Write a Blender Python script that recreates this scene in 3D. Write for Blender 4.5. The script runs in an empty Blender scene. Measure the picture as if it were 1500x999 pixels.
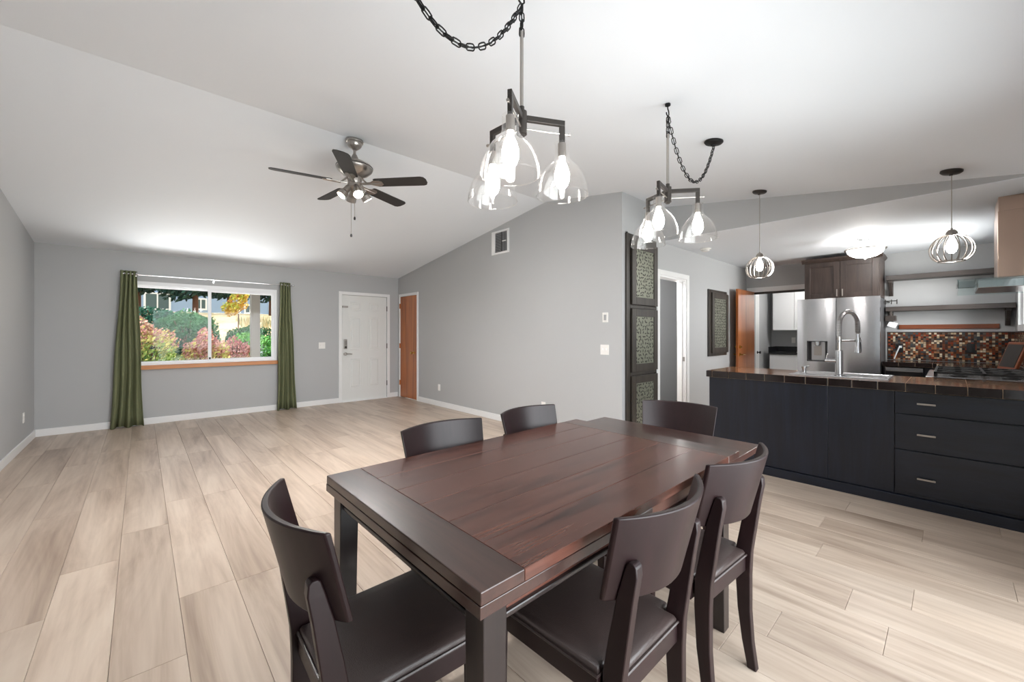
import bpy, math, random
from mathutils import Vector, Matrix
random.seed(7)
PI = math.pi
C = bpy.context.scene.collection
S = bpy.context.scene

# ------------------------------------------------------------------ camera
cam_d = bpy.data.cameras.new('camera')
cam_d.sensor_width = 36.0
cam_d.lens = 36.0 * 591.6 / 1500.0
cam_d.shift_y = -(499.5 - 489.04) / 1500.0
cam_d.clip_start = 0.02
cam = bpy.data.objects.new('camera', cam_d)
cam.location = (0, 0, 1.293)
cam.rotation_euler = (PI / 2, 0, -math.radians(42.57))
C.objects.link(cam)
S.camera = cam

# ------------------------------------------------------------------ sky, sun, daylight
w = bpy.data.worlds.new('sky'); S.world = w; w.use_nodes = True
bg = w.node_tree.nodes['Background']
bg.inputs[0].default_value = (0.84, 0.92, 1.0, 1)
bg.inputs[1].default_value = 0.75
sd = bpy.data.lights.new('sun', 'SUN'); sd.energy = 1.9; sd.angle = 0.02; sd.color = (1.0, 0.95, 0.86)
sun = bpy.data.objects.new('sun', sd); C.objects.link(sun)
sun.rotation_euler = Vector((-0.80, 0.10, -0.75)).to_track_quat('-Z', 'Y').to_euler()

def daylight(name, loc, size, power, rot, col=(0.93, 0.97, 1.0)):
    d = bpy.data.lights.new(name, 'AREA'); d.shape = 'RECTANGLE'
    d.spread = 2.3
    d.size, d.size_y = size; d.energy = power; d.color = col
    o = bpy.data.objects.new(name, d); o.location = loc; o.rotation_euler = rot; C.objects.link(o)
    return o
# daylight coming in through the glass doors behind the camera and the kitchen window
daylight('daylight_patio', (1.7, -0.80, 1.1), (3.0, 2.0), 42, (PI / 2, 0, 0))
# light thrown up from the sunlit yard into the far window
daylight('daylight_yard', (0.8, 8.7, 0.35), (2.6, 1.0), 28, (-PI + 0.75, 0, 0), (1.0, 0.985, 0.95))
daylight('daylight_kitchen', (6.75, -0.80, 1.65), (1.0, 0.9), 22, (PI / 2, 0, 0), (1.0, 0.99, 0.97))

S.view_settings.view_transform = 'Standard'
S.view_settings.look = 'None'
S.view_settings.gamma = 1.0
S.view_settings.exposure = 1.42
S.view_settings.use_curve_mapping = False
try:
    S.cycles.use_denoising = True
    S.cycles.max_bounces = 10; S.cycles.diffuse_bounces = 5; S.cycles.glossy_bounces = 4
    S.cycles.transparent_max_bounces = 24
    S.cycles.sample_clamp_indirect = 8.0
    S.cycles.caustics_reflective = False; S.cycles.caustics_refractive = False
except Exception:
    pass

# ------------------------------------------------------------------ materials
def lin(c):
    c = c / 255.0
    return c / 12.92 if c <= 0.04045 else ((c + 0.055) / 1.055) ** 2.4
def rgb(r, g, b): return (lin(r), lin(g), lin(b), 1.0)

def new_mat(name):
    m = bpy.data.materials.new(name); m.use_nodes = True
    nt = m.node_tree
    return m, nt, nt.nodes['Principled BSDF']

def N(nt, kind, **kw):
    n = nt.nodes.new(kind)
    for k, v in kw.items(): setattr(n, k, v)
    return n

def plain(name, col, rough=0.5, metal=0.0, bump=0.0, bscale=60.0, var=0.0, vscale=4.0, spec=None, coat=0.0):
    m, nt, p = new_mat(name)
    p.inputs['Base Color'].default_value = col
    p.inputs['Roughness'].default_value = rough
    p.inputs['Metallic'].default_value = metal
    if spec is not None: p.inputs['Specular IOR Level'].default_value = spec
    if coat: p.inputs['Coat Weight'].default_value = coat; p.inputs['Coat Roughness'].default_value = 0.08
    tc = N(nt, 'ShaderNodeTexCoord')
    if var:
        nz = N(nt, 'ShaderNodeTexNoise'); nz.inputs['Scale'].default_value = vscale; nz.inputs['Detail'].default_value = 3
        nt.links.new(tc.outputs['Object'], nz.inputs['Vector'])
        r = N(nt, 'ShaderNodeValToRGB')
        r.color_ramp.elements[0].position = 0.3; r.color_ramp.elements[1].position = 0.7
        r.color_ramp.elements[0].color = tuple(c * (1 - var) for c in col[:3]) + (1,)
        r.color_ramp.elements[1].color = tuple(min(1, c * (1 + var)) for c in col[:3]) + (1,)
        nt.links.new(nz.outputs['Fac'], r.inputs['Fac']); nt.links.new(r.outputs['Color'], p.inputs['Base Color'])
    if bump:
        nz = N(nt, 'ShaderNodeTexNoise'); nz.inputs['Scale'].default_value = bscale; nz.inputs['Detail'].default_value = 4
        nt.links.new(tc.outputs['Object'], nz.inputs['Vector'])
        b = N(nt, 'ShaderNodeBump'); b.inputs['Strength'].default_value = bump; b.inputs['Distance'].default_value = 0.004
        nt.links.new(nz.outputs['Fac'], b.inputs['Height']); nt.links.new(b.outputs['Normal'], p.inputs['Normal'])
    return m

def wood(name, stops, axis='Y', freq=18.0, stretch=14.0, rough=0.35, bump=0.15, coat=0.0, rnd=0.0, ring=True, dist=2.0, spec=0.5, hue=None):
    """grain runs along axis; every object gets its own offset into the grain"""
    m, nt, p = new_mat(name)
    L = nt.links.new
    tc = N(nt, 'ShaderNodeTexCoord'); oi = N(nt, 'ShaderNodeObjectInfo')
    add = N(nt, 'ShaderNodeVectorMath', operation='MULTIPLY_ADD')
    comb = N(nt, 'ShaderNodeCombineXYZ')
    L(oi.outputs['Random'], comb.inputs[0]); L(oi.outputs['Random'], comb.inputs[1]); L(oi.outputs['Random'], comb.inputs[2])
    L(comb.outputs[0], add.inputs[0]); add.inputs[1].default_value = (37.0, 53.0, 71.0); L(tc.outputs['Object'], add.inputs[2])
    mp = N(nt, 'ShaderNodeMapping')
    sc = [freq, freq, freq]; sc['XYZ'.index(axis)] = freq / stretch
    mp.inputs['Scale'].default_value = sc
    L(add.outputs[0], mp.inputs['Vector'])
    n1 = N(nt, 'ShaderNodeTexNoise'); n1.inputs['Scale'].default_value = 1.0; n1.inputs['Detail'].default_value = 5; n1.inputs['Roughness'].default_value = 0.62
    n1.inputs['Distortion'].default_value = dist * 0.3
    L(mp.outputs[0], n1.inputs['Vector'])
    mp2 = N(nt, 'ShaderNodeMapping')
    sc2 = [freq * 7, freq * 7, freq * 7]; sc2['XYZ'.index(axis)] = freq * 7 / (stretch * 3)
    mp2.inputs['Scale'].default_value = sc2; L(add.outputs[0], mp2.inputs['Vector'])
    n2 = N(nt, 'ShaderNodeTexNoise'); n2.inputs['Scale'].default_value = 1.0; n2.inputs['Detail'].default_value = 3
    L(mp2.outputs[0], n2.inputs['Vector'])
    mixf = N(nt, 'ShaderNodeMath', operation='MULTIPLY_ADD'); mixf.inputs[1].default_value = 0.28
    L(n2.outputs['Fac'], mixf.inputs[0])
    sub = N(nt, 'ShaderNodeMath', operation='SUBTRACT'); sub.inputs[1].default_value = 0.14
    L(n1.outputs['Fac'], sub.inputs[0]); L(sub.outputs[0], mixf.inputs[2])
    r = N(nt, 'ShaderNodeValToRGB')
    els = r.color_ramp.elements
    els[0].position, els[0].color = stops[0]; els[1].position, els[1].color = stops[-1]
    for pos, col in stops[1:-1]:
        e = els.new(pos); e.color = col
    L(mixf.outputs[0], r.inputs['Fac'])
    out = r.outputs['Color']
    if rnd:
        hsv = N(nt, 'ShaderNodeHueSaturation')
        mr = N(nt, 'ShaderNodeMapRange'); mr.inputs[3].default_value = 1 - rnd; mr.inputs[4].default_value = 1 + rnd
        L(oi.outputs['Random'], mr.inputs[0]); L(mr.outputs[0], hsv.inputs['Value']); L(out, hsv.inputs['Color'])
        out = hsv.outputs['Color']
    L(out, p.inputs['Base Color'])
    p.inputs['Roughness'].default_value = rough
    p.inputs['Specular IOR Level'].default_value = spec
    if coat: p.inputs['Coat Weight'].default_value = coat; p.inputs['Coat Roughness'].default_value = 0.12
    if bump:
        b = N(nt, 'ShaderNodeBump'); b.inputs['Strength'].default_value = bump; b.inputs['Distance'].default_value = 0.002
        L(mixf.outputs[0], b.inputs['Height']); L(b.outputs['Normal'], p.inputs['Normal'])
    return m

def emit(name, col, strength):
    m, nt, p = new_mat(name)
    p.inputs['Base Color'].default_value = (0.8, 0.8, 0.8, 1)
    p.inputs['Emission Color'].default_value = col
    p.inputs['Emission Strength'].default_value = strength
    return m

def clear_glass(name, tint=(1, 1, 1, 1), edge=0.0, rough=0.02, refl=1.0, haze=0.0, base=0.035):
    m = bpy.data.materials.new(name); m.use_nodes = True
    nt = m.node_tree; nt.nodes.clear(); L = nt.links.new
    o = N(nt, 'ShaderNodeOutputMaterial'); mx = N(nt, 'ShaderNodeMixShader')
    t = N(nt, 'ShaderNodeBsdfTransparent'); t.inputs[0].default_value = tint
    g = N(nt, 'ShaderNodeBsdfGlossy'); g.inputs['Roughness'].default_value = rough; g.inputs[0].default_value = (1, 1, 1, 1)
    lw = N(nt, 'ShaderNodeLayerWeight'); lw.inputs['Blend'].default_value = 0.5
    pw = N(nt, 'ShaderNodeMath', operation='POWER'); pw.inputs[1].default_value = 4.0
    mu = N(nt, 'ShaderNodeMath', operation='MULTIPLY_ADD'); mu.inputs[1].default_value = refl; mu.inputs[2].default_value = base + edge
    mu.use_clamp = True
    L(lw.outputs['Facing'], pw.inputs[0]); L(pw.outputs[0], mu.inputs[0]); L(mu.outputs[0], mx.inputs[0])
    src = t
    if haze:   # white scatter mixed in to imitate bulb glare on the shade glass
        tl = N(nt, 'ShaderNodeBsdfTranslucent'); df = N(nt, 'ShaderNodeBsdfDiffuse'); m2 = N(nt, 'ShaderNodeMixShader'); m3 = N(nt, 'ShaderNodeMixShader')
        L(tl.outputs[0], m2.inputs[1]); L(df.outputs[0], m2.inputs[2]); m3.inputs[0].default_value = haze
        L(t.outputs[0], m3.inputs[1]); L(m2.outputs[0], m3.inputs[2]); src = m3
    L(src.outputs[0], mx.inputs[1]); L(g.outputs[0], mx.inputs[2]); L(mx.outputs[0], o.inputs[0])
    return m

def attr_mat(name, rough=0.6, spec=0.5, trans=0.0):
    m, nt, p = new_mat(name)
    a = N(nt, 'ShaderNodeAttribute', attribute_name='tint')
    nt.links.new(a.outputs['Color'], p.inputs['Base Color'])
    p.inputs['Roughness'].default_value = rough
    p.inputs['Specular IOR Level'].default_value = spec
    return m

def brushed(name, col, rough=0.28, axis='Z'):
    m, nt, p = new_mat(name); L = nt.links.new
    p.inputs['Metallic'].default_value = 1.0; p.inputs['Base Color'].default_value = col
    p.inputs['Roughness'].default_value = rough
    tc = N(nt, 'ShaderNodeTexCoord'); mp = N(nt, 'ShaderNodeMapping')
    sc = [5.0, 5.0, 5.0]; sc['XYZ'.index(axis)] = 0.5
    mp.inputs['Scale'].default_value = sc
    L(tc.outputs['Object'], mp.inputs[0])
    nz = N(nt, 'ShaderNodeTexNoise'); nz.inputs['Scale'].default_value = 1.0; nz.inputs['Detail'].default_value = 1; L(mp.outputs[0], nz.inputs['Vector'])
    b = N(nt, 'ShaderNodeBump'); b.inputs['Strength'].default_value = 0.35; b.inputs['Distance'].default_value = 0.02
    L(nz.outputs['Fac'], b.inputs['Height']); L(b.outputs['Normal'], p.inputs['Normal'])
    return m

M_wall = plain('wall_paint_grey', rgb(180, 181, 182), 0.55, bump=0.08, bscale=180)
M_ceil = plain('ceiling_paint_white', rgb(230, 234, 239), 0.7, bump=0.05, bscale=160)
M_trim = plain('trim_paint_white', rgb(236, 236, 236), 0.35)
M_doorwhite = plain('door_paint_white', rgb(226, 227, 225), 0.4)
M_vinyl = plain('window_vinyl_white', rgb(242, 243, 245), 0.35)
M_floor = wood('floor_plank_oak', [(0.25, rgb(146, 127, 112)), (0.45, rgb(178, 160, 144)), (0.62, rgb(196, 179, 163)), (0.8, rgb(206, 191, 175))],
               'Y', 5.5, 9.0, 0.36, 0.08, rnd=0.07, dist=2.5, spec=0.4)
M_sub = plain('subfloor_gap', rgb(70, 60, 52), 0.9)
M_table = wood('table_mahogany', [(0.30, rgb(42, 25, 21)), (0.42, rgb(68, 40, 33)), (0.55, rgb(82, 49, 40)), (0.74, rgb(92, 57, 46))],
               'X', 22.0, 13.0, 0.27, 0.16, coat=0.2, dist=3.0)
M_table_y = wood('table_end_board', [(0.28, rgb(40, 27, 24)), (0.5, rgb(58, 38, 33)), (0.74, rgb(72, 48, 41))],
                 'Y', 14.0, 12.0, 0.28, 0.10, coat=0.3, dist=2.0)
M_table_dark = wood('table_dark_frame', [(0.3, rgb(24, 19, 19)), (0.7, rgb(38, 29, 28))], 'Z', 16.0, 10.0, 0.3, 0.06, coat=0.15)
M_chair = wood('chair_espresso_wood', [(0.3, rgb(27, 16, 17)), (0.7, rgb(37, 22, 23))], 'Z', 14.0, 8.0, 0.38, 0.03, coat=0.0, spec=0.32)
M_leather = plain('seat_leather_brown', rgb(58, 48, 46), 0.32, bump=0.25, bscale=420, spec=0.5)
M_doorwood = wood('door_wood_orange', [(0.25, rgb(126, 66, 22)), (0.5, rgb(170, 96, 40)), (0.8, rgb(192, 118, 58))], 'Z', 11.0, 16.0, 0.3, 0.05, coat=0.3)
M_sill = wood('sill_wood_orange', [(0.25, rgb(184, 112, 56)), (0.8, rgb(222, 154, 92))], 'X', 14.0, 12.0, 0.35, 0.04)
M_strip = wood('knife_strip_wood', [(0.25, rgb(104, 50, 24)), (0.8, rgb(146, 78, 42))], 'Y', 20.0, 12.0, 0.4, 0.03)
M_navy = wood('cabinet_navy_black', [(0.3, rgb(11, 14, 22)), (0.7, rgb(22, 27, 40))], 'Z', 24.0, 14.0, 0.36, 0.22)
M_navy_y = wood('drawer_navy_black', [(0.3, rgb(11, 14, 22)), (0.7, rgb(22, 27, 40))], 'Y', 24.0, 10.0, 0.36, 0.22)
M_cab = wood('cabinet_espresso', [(0.3, rgb(46, 36, 32)), (0.7, rgb(70, 56, 50))], 'Z', 20.0, 12.0, 0.38, 0.08)
M_darkwood = wood('shelf_dark_wood', [(0.3, rgb(50, 44, 42)), (0.7, rgb(74, 66, 62))], 'Y', 16.0, 12.0, 0.45, 0.06)
M_frame = wood('panel_frame_dark', [(0.3, rgb(44, 40, 37)), (0.7, rgb(66, 60, 54))], 'Z', 20.0, 12.0, 0.4, 0.05)
M_leafpanel = plain('leaf_panel_metal', rgb(128, 130, 116), 0.4, metal=0.5)
M_leafcut = plain('leaf_cutout_dark', rgb(44, 44, 38), 0.7)
M_nickel = plain('brushed_nickel', rgb(172, 166, 160), 0.3, metal=1.0)
M_chrome = plain('chrome', rgb(220, 220, 222), 0.12, metal=1.0)
M_steel = brushed('stainless_steel', rgb(200, 200, 203), 0.22)
M_steelflat = plain('stainless_flat', rgb(196, 196, 198), 0.25, metal=1.0)
M_warmreflect = plain('stainless_warm_reflect', rgb(196, 172, 156), 0.28, metal=1.0)  # stainless hood steel, its warm reflection put into the base colour
M_black = plain('black_metal', rgb(34, 34, 36), 0.4, metal=0.3)
M_chain = plain('chain_black', rgb(26, 26, 27), 0.45, metal=0.5)
M_blackplastic = plain('black_plastic', rgb(20, 21, 24), 0.3)
M_bronze = plain('bronze_dark', rgb(62, 58, 55), 0.4, metal=0.6)
M_brass = plain('brass', rgb(196, 160, 96), 0.22, metal=1.0)
M_blade = plain('fan_blade_black', rgb(40, 38, 37), 0.5, var=0.1)
M_curtain = plain('curtain_olive', rgb(118, 122, 92), 0.75, bump=0.12, bscale=300, spec=0.2)
M_bulb = emit('bulb_lit', (1.0, 0.965, 0.925, 1), 20.0)
M_spot = emit('spot_lit', (1.0, 0.975, 0.95, 1), 1600.0)
M_bowl = emit('bowl_lit', (1.0, 0.97, 0.93, 1), 9.0)
M_shade = clear_glass('clear_shade_glass', (0.985, 0.98, 0.975, 1), 0.0, 0.03, 0.5, 0.004)
M_pane = clear_glass('window_pane_glass', (0.98, 0.985, 0.985, 1), 0.0, 0.0, 0.25, 0.0, 0.006)
M_hoodglass = clear_glass('hood_glass', (0.9, 0.95, 0.95, 1), 0.03, 0.02, 1.0)
M_topTile = plain('counter_tile_brown', rgb(142, 102, 74), 0.10, var=0.3, vscale=14, spec=0.6)
M_edgeTile = plain('edge_tile_black', rgb(32, 25, 24), 0.12, var=0.2, vscale=10)
M_grout = plain('grout_tan', rgb(190, 166, 142), 0.8)
M_mosaic = attr_mat('mosaic_glass_tile', 0.15)
M_groutdark = plain('grout_dark', rgb(58, 48, 42), 0.8)
M_white = plain('switch_plastic', rgb(238, 236, 232), 0.35)
M_paper = plain('paper_white', rgb(228, 230, 232), 0.8)
M_iron = plain('cast_iron', rgb(30, 28, 27), 0.5, bump=0.1, bscale=200)
M_grey = plain('dark_recess', rgb(60, 60, 62), 0.5)
M_panelgrey = plain('dispenser_grey', rgb(180, 180, 182), 0.35, metal=0.6)

# ------------------------------------------------------------------ mesh builder
class MB:
    def __init__(s): s.v = []; s.f = []; s.mi = []; s.cur = 0; s.tint = None; s.cols = []
    def face(s, idx):
        s.f.append(tuple(idx)); s.mi.append(s.cur); s.cols.append(s.tint or (1, 1, 1, 1))
    def box(s, x0, x1, y0, y1, z0, z1):
        b = len(s.v)
        s.v += [(x0, y0, z0), (x1, y0, z0), (x1, y1, z0), (x0, y1, z0), (x0, y0, z1), (x1, y0, z1), (x1, y1, z1), (x0, y1, z1)]
        for q in ((0, 3, 2, 1), (4, 5, 6, 7), (0, 1, 5, 4), (1, 2, 6, 5), (2, 3, 7, 6), (3, 0, 4, 7)): s.face([b + i for i in q])
        return s
    def loft(s, rings, cap=True, close=True):
        """rings: lists of 3-D points, same count"""
        n = len(rings[0]); b = len(s.v)
        for r in rings: s.v += [tuple(p) for p in r]
        for k in range(len(rings) - 1):
            for i in range(n if close else n - 1):
                j = (i + 1) % n
                s.face((b + k * n + i, b + k * n + j, b + (k + 1) * n + j, b + (k + 1) * n + i))
        if cap:
            s.face([b + i for i in range(n)][::-1])
            s.face([b + (len(rings) - 1) * n + i for i in range(n)])
        return s
    def lathe(s, prof, c=(0, 0, 0), n=24, axis=None, cap=False):
        """prof: (radius, height) pairs round the z axis or round a given axis vector"""
        q = Vector(axis).normalized().to_track_quat('Z', 'Y') if axis is not None else None
        rings = []
        for r, h in prof:
            ring = []
            for i in range(n):
                a = 2 * PI * i / n
                p = Vector((r * math.cos(a), r * math.sin(a), h))
                if q: p = q @ p
                ring.append(p + Vector(c))
            rings.append(ring)
        return s.loft(rings, cap=cap)
    def cyl(s, a, b, r, n=12, r2=None):
        a, b = Vector(a), Vector(b); d = b - a
        return s.lathe([(r, 0), (r if r2 is None else r2, d.length)], a, n, d, cap=True)
    def tube(s, pts, r, n=8, closed=False, flat=1.0):
        pts = [Vector(p) for p in pts]; rings = []
        N_ = len(pts); up = None
        for i, p in enumerate(pts):
            if closed: t = (pts[(i + 1) % N_] - pts[i - 1])
            else: t = pts[min(i + 1, N_ - 1)] - pts[max(i - 1, 0)]
            t.normalize()
            if up is None:
                up = Vector((0, 0, 1)) if abs(t.z) < 0.9 else Vector((1, 0, 0))
            x = t.cross(up)
            if x.length < 1e-5: x = t.cross(Vector((0.3, 1, 0.2)))
            x.normalize(); y = x.cross(t); y.normalize(); up = y
            rr = r(i / max(1, N_ - 1)) if callable(r) else r
            rings.append([p + x * rr * math.cos(2 * PI * k / n) + y * rr * flat * math.sin(2 * PI * k / n) for k in range(n)])
        if closed: rings.append(rings[0])
        return s.loft(rings, cap=not closed)
    def prism(s, poly, axis, a, b):
        """poly: 2-D points in the two other axes (order x,y,z without axis), extruded from a to b"""
        def mk(p, t):
            if axis == 'x': return (t, p[0], p[1])
            if axis == 'y': return (p[0], t, p[1])
            return (p[0], p[1], t)
        return s.loft([[mk(p, a) for p in poly], [mk(p, b) for p in poly]])
    def xform(s, mtx, start=0):
        for i in range(start, len(s.v)): s.v[i] = tuple(mtx @ Vector(s.v[i]))
        return s
    def mesh(s, name, mats, smooth=False, sharp=35, weld=False):
        me = bpy.data.meshes.new(name)
        me.from_pydata(s.v, [], s.f)
        for m in (mats if isinstance(mats, (list, tuple)) else [mats]): me.materials.append(m)
        if any(s.mi): me.polygons.foreach_set('material_index', s.mi)
        if s.tint is not None:
            at = me.color_attributes.new('tint', 'FLOAT_COLOR', 'CORNER')
            buf = []
            for fc, c in zip(s.f, s.cols): buf += list(c) * len(fc)
            at.data.foreach_set('color', buf)
        import bmesh
        bm = bmesh.new(); bm.from_mesh(me)
        if weld: bmesh.ops.remove_doubles(bm, verts=bm.verts, dist=1e-5)
        bmesh.ops.recalc_face_normals(bm, faces=bm.faces); bm.to_mesh(me); bm.free()
        if smooth:
            me.shade_smooth()
            try: me.set_sharp_from_angle(angle=math.radians(sharp))
            except Exception: pass
        me.update()
        return me

def obj(name, mb, mats, parent=None, smooth=False, bevel=0.0, loc=None, rotz=None, sharp=35, seg=2, weld=False):
    o = bpy.data.objects.new(name, mb.mesh(name, mats, smooth, sharp, weld)); C.objects.link(o)
    if parent: o.parent = parent
    if loc: o.location = loc
    if rotz is not None: o.rotation_euler = (0, 0, rotz)
    if bevel:
        m = o.modifiers.new('soft_edges', 'BEVEL'); m.width = bevel; m.segments = seg; m.limit_method = 'ANGLE'; m.angle_limit = math.radians(40)
        m.harden_normals = False
    return o

def thing(name, label, cat, loc=(0, 0, 0), rotz=0.0, group=None):
    o = bpy.data.objects.new(name, None); C.objects.link(o)
    o.empty_display_size = 0.1
    o.location = loc; o.rotation_euler = (0, 0, rotz)
    o['label'] = label; o['category'] = cat; o['kind'] = 'thing'
    if group: o['group'] = group
    return o

def tag(o, label, cat, group=None, kind='thing'):
    o['label'] = label; o['category'] = cat; o['kind'] = kind
    if group: o['group'] = group
    return o

def struct(name, mb, mats, parent=None, **kw):
    o = obj(name, mb, mats, parent, **kw)
    o['kind'] = 'structure'
    return o

def struct_empty(name, loc=(0, 0, 0), rotz=0):
    o = bpy.data.objects.new(name, None); C.objects.link(o); o.location = loc; o.rotation_euler = (0, 0, rotz); o['kind'] = 'structure'
    return o

def copy_tree(o, parent=None):
    c = o.copy(); C.objects.link(c)
    if parent: c.parent = parent
    for ch in list(o.children): copy_tree(ch, c)
    return c

def box(x0, x1, y0, y1, z0, z1): return MB().box(x0, x1, y0, y1, z0, z1)

# ------------------------------------------------------------------ room dimensions
XL, XR, XK = -0.985, 3.93, 7.93            # left wall, grey wall with closet, kitchen back wall
YF, YH, YN = 7.77, 2.473, -0.53            # window wall, hall wall, wall behind the camera
YR, ZR, SF, SN = 3.62, 3.033, 0.1429, 0.1423   # roof ridge and its two slopes
ZC, XH = 2.445, 4.765                      # kitchen ceiling height and header plane
def zc(y): return ZR - (SF * (y - YR) if y > YR else SN * (YR - y))
T = 0.12

def wall_x(name, x0, x1, y0, y1, ztop, holes, mat=None, parent=None):
    """wall lying along x; holes (x0,x1,z0,z1); built as one mesh of blocks round the holes"""
    mb = MB(); xs = sorted(set([x0, x1] + [h[0] for h in holes] + [h[1] for h in holes]))
    for a, b in zip(xs[:-1], xs[1:]):
        hs = sorted([(h[2], h[3]) for h in holes if h[0] <= a + 1e-6 and h[1] >= b - 1e-6])
        z = 0.0
        for h0, h1 in hs:
            if h0 > z + 1e-6: mb.box(a, b, y0, y1, z, h0)
            z = h1
        if ztop > z: mb.box(a, b, y0, y1, z, ztop)
    return struct(name, mb, mat or M_wall, parent)
def wall_y(name, y0, y1, x0, x1, ztop, holes, mat=None, parent=None):
    mb = MB(); ys = sorted(set([y0, y1] + [h[0] for h in holes] + [h[1] for h in holes]))
    for a, b in zip(ys[:-1], ys[1:]):
        hs = sorted([(h[2], h[3]) for h in holes if h[0] <= a + 1e-6 and h[1] >= b - 1e-6])
        z = 0.0
        for h0, h1 in hs:
            if h0 > z + 1e-6: mb.box(x0, x1, a, b, z, h0)
            z = h1
        if ztop > z: mb.box(x0, x1, a, b, z, ztop)
    return struct(name, mb, mat or M_wall, parent)

# window wall (far): window -0.10..1.70, front door 2.789..3.679
wall_x('wall_far', XL - T, XR + T, YF, YF + T, zc(YF), [(-0.10, 1.70, 0.845, 2.04), (2.785, 3.683, 0.0, 2.035)])
mb = MB(); mb.prism([(YN - T, 0), (YF, 0), (YF, zc(YF)), (YR, ZR), (YN - T, zc(YN - T))], 'x', XL - T, XL)
struct('wall_left', mb, M_wall)
mb = MB()
mb.prism([(YH, 0), (6.985, 0), (6.985, zc(6.985)), (YR, ZR), (YH, zc(YH))], 'x', XR, XR + T)
mb.prism([(6.985, 2.052), (7.665, 2.052), (7.665, zc(7.665)), (6.985, zc(6.985))], 'x', XR, XR + T)
mb.prism([(7.665, 0), (YF, 0), (YF, zc(YF)), (7.665, zc(7.665))], 'x', XR, XR + T)
struct('wall_right', mb, M_wall)
struct('wall_closet', box(XR + T + 0.5, XR + T + 0.54, 6.9, 7.77, 0, 2.3), M_wall)
# hall wall with the tall recessed cabinet and the doorway
wall_x('wall_hall', XR + T, XK + T, YH, YH + T, ZC, [(3.998, 4.648, 0.10, 2.415), (4.765, 5.53, 0.0, 2.035)])
struct('wall_hall_upper', box(XR + T, XH, YH, YH + T, ZC, zc(YH)), M_wall)
wall_y('wall_kitchen', YN - T, YH, XK, XK + T, ZC, [(1.60, 2.36, 0.0, 2.02)])
wall_x('wall_near', XL, XK, YN - T, YN, zc(YN), [(0.20, 3.20, 0.0, 2.08), (6.2, 7.36, 1.34, 2.12)])
mb = MB(); mb.prism([(YN, ZC), (YH, ZC), (YH, zc(YH)), (YN, zc(YN) + 0.001)], 'x', XH, XH + T)
struct('wall_header', mb, M_wall)
# ceilings
mb = MB()
mb.prism([(YF + T, zc(YF + T)), (YR, ZR), (YN - T, zc(YN - T)), (YN - T, zc(YN - T) + 0.15), (YR, ZR + 0.15), (YF + T, zc(YF + T) + 0.15)], 'x', XL - T, XH + T)
struct('ceiling', mb, M_ceil)
struct('ceiling_kitchen', MB().box(XH + T, XK + T, YN - T, YH, ZC, ZC + 0.12).box(XH + 0.0005, XH + T, YN, YH, ZC - 0.004, ZC - 0.0005), M_ceil)
# hallway behind the doorway and laundry room behind the cased opening
struct('wall_hallway', MB().box(3.99, 8.05, 3.62, 3.72, 0, 2.445).box(7.95, 8.05, YH + T, 3.62, 0, 2.445).box(XR + T, XR + T + 0.04, YH + T, 3.62, 0, 2.445), M_wall)
ch_ = struct('ceiling_hallway', box(4.05, 8.05, YH + T, 3.72, 2.445, 2.5), M_ceil)
struct('wall_laundry', MB().box(XK + T, 10.1, 2.62, 2.72, 0, 2.445).box(9.98, 10.1, 0.6, 2.62, 0, 2.445).box(XK + T, 10.1, 0.5, 0.6, 0, 2.445), M_wall)
cla_ = struct('ceiling_laundry', box(XK + T, 10.1, 0.5, 2.72, 2.445, 2.5), M_ceil)

def added_lamp(parent, x, y, z, power):  # unseen ceiling lamps added to brighten the dark hallway and laundry
    fx_ = obj('added_fixture', MB().lathe([(0.0, 0), (0.15, 0), (0.15, -0.02), (0.12, -0.06), (0.05, -0.085), (0.0, -0.09)], (x, y, z), 24), M_bowl, parent, smooth=True)
    d = bpy.data.lights.new('added_glow', 'POINT'); d.energy = power; d.color = (1, 0.97, 0.93); d.shadow_soft_size = 0.1
    o = bpy.data.objects.new('added_glow', d); C.objects.link(o); o.parent = fx_; o.location = (x, y, z - 0.16)
added_lamp(ch_, 5.15, 2.9, 2.444, 40)
added_lamp(cla_, 8.9, 1.5, 2.444, 8.5)

# floor: subfloor slab with every plank its own piece
floor = struct('floor', MB().box(XL - T, 10.1, YN - T, YF + T, -0.06, -0.013), M_sub)
PW, PL = 0.229, 1.52
def plank_mesh(l):
    return MB().box(0.0006, PW - 0.0006, 0.0006, l - 0.0006, -0.013, 0.0)
pl_cache = {}
known = {-1: 3.61, 0: 2.555, -2: 3.23, 8: 0.535, 12: 0.535, 11: 0.128, 13: 1.304, 15: 0.125, 16: 0.527, -3: 4.3, -4: 3.75, 1: 4.05, 2: 3.30, 3: 4.55}
def lay(k, ya, yb):
    x = 0.137 + PW * k
    j = known.get(k, random.random() * PL) % PL
    ys = [ya]; y = ya + ((j - ya) % PL)
    while y < yb - 0.02:
        if y > ya + 0.02: ys.append(y)
        y += PL
    ys.append(yb)
    for a, b in zip(ys[:-1], ys[1:]):
        key = round(b - a, 3)
        xa, xb = max(x, XL), x + PW
        if xa > x + 1e-4: key = (key, k)
        if key not in pl_cache:
            m = MB().box(xa - x + 0.0006, PW - 0.0006, 0.0006, (b - a) - 0.0006, -0.013, 0.0)
            pl_cache[key] = m.mesh('plank', M_floor)
        o = bpy.data.objects.new('plank', pl_cache[key]); C.objects.link(o)
        o.parent = floor; o.location = (x, a, 0)
        m_ = o.modifiers.new('eased_edge', 'BEVEL'); m_.width = 0.0012; m_.segments = 1
for k in range(-5, 17): lay(k, YN, YF)
for k in range(17, 34): lay(k, YN, YH)
lay(20, YH, 3.6); lay(21, YH, 3.6); lay(22, YH, 3.6); lay(23, YH, 3.6)

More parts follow.
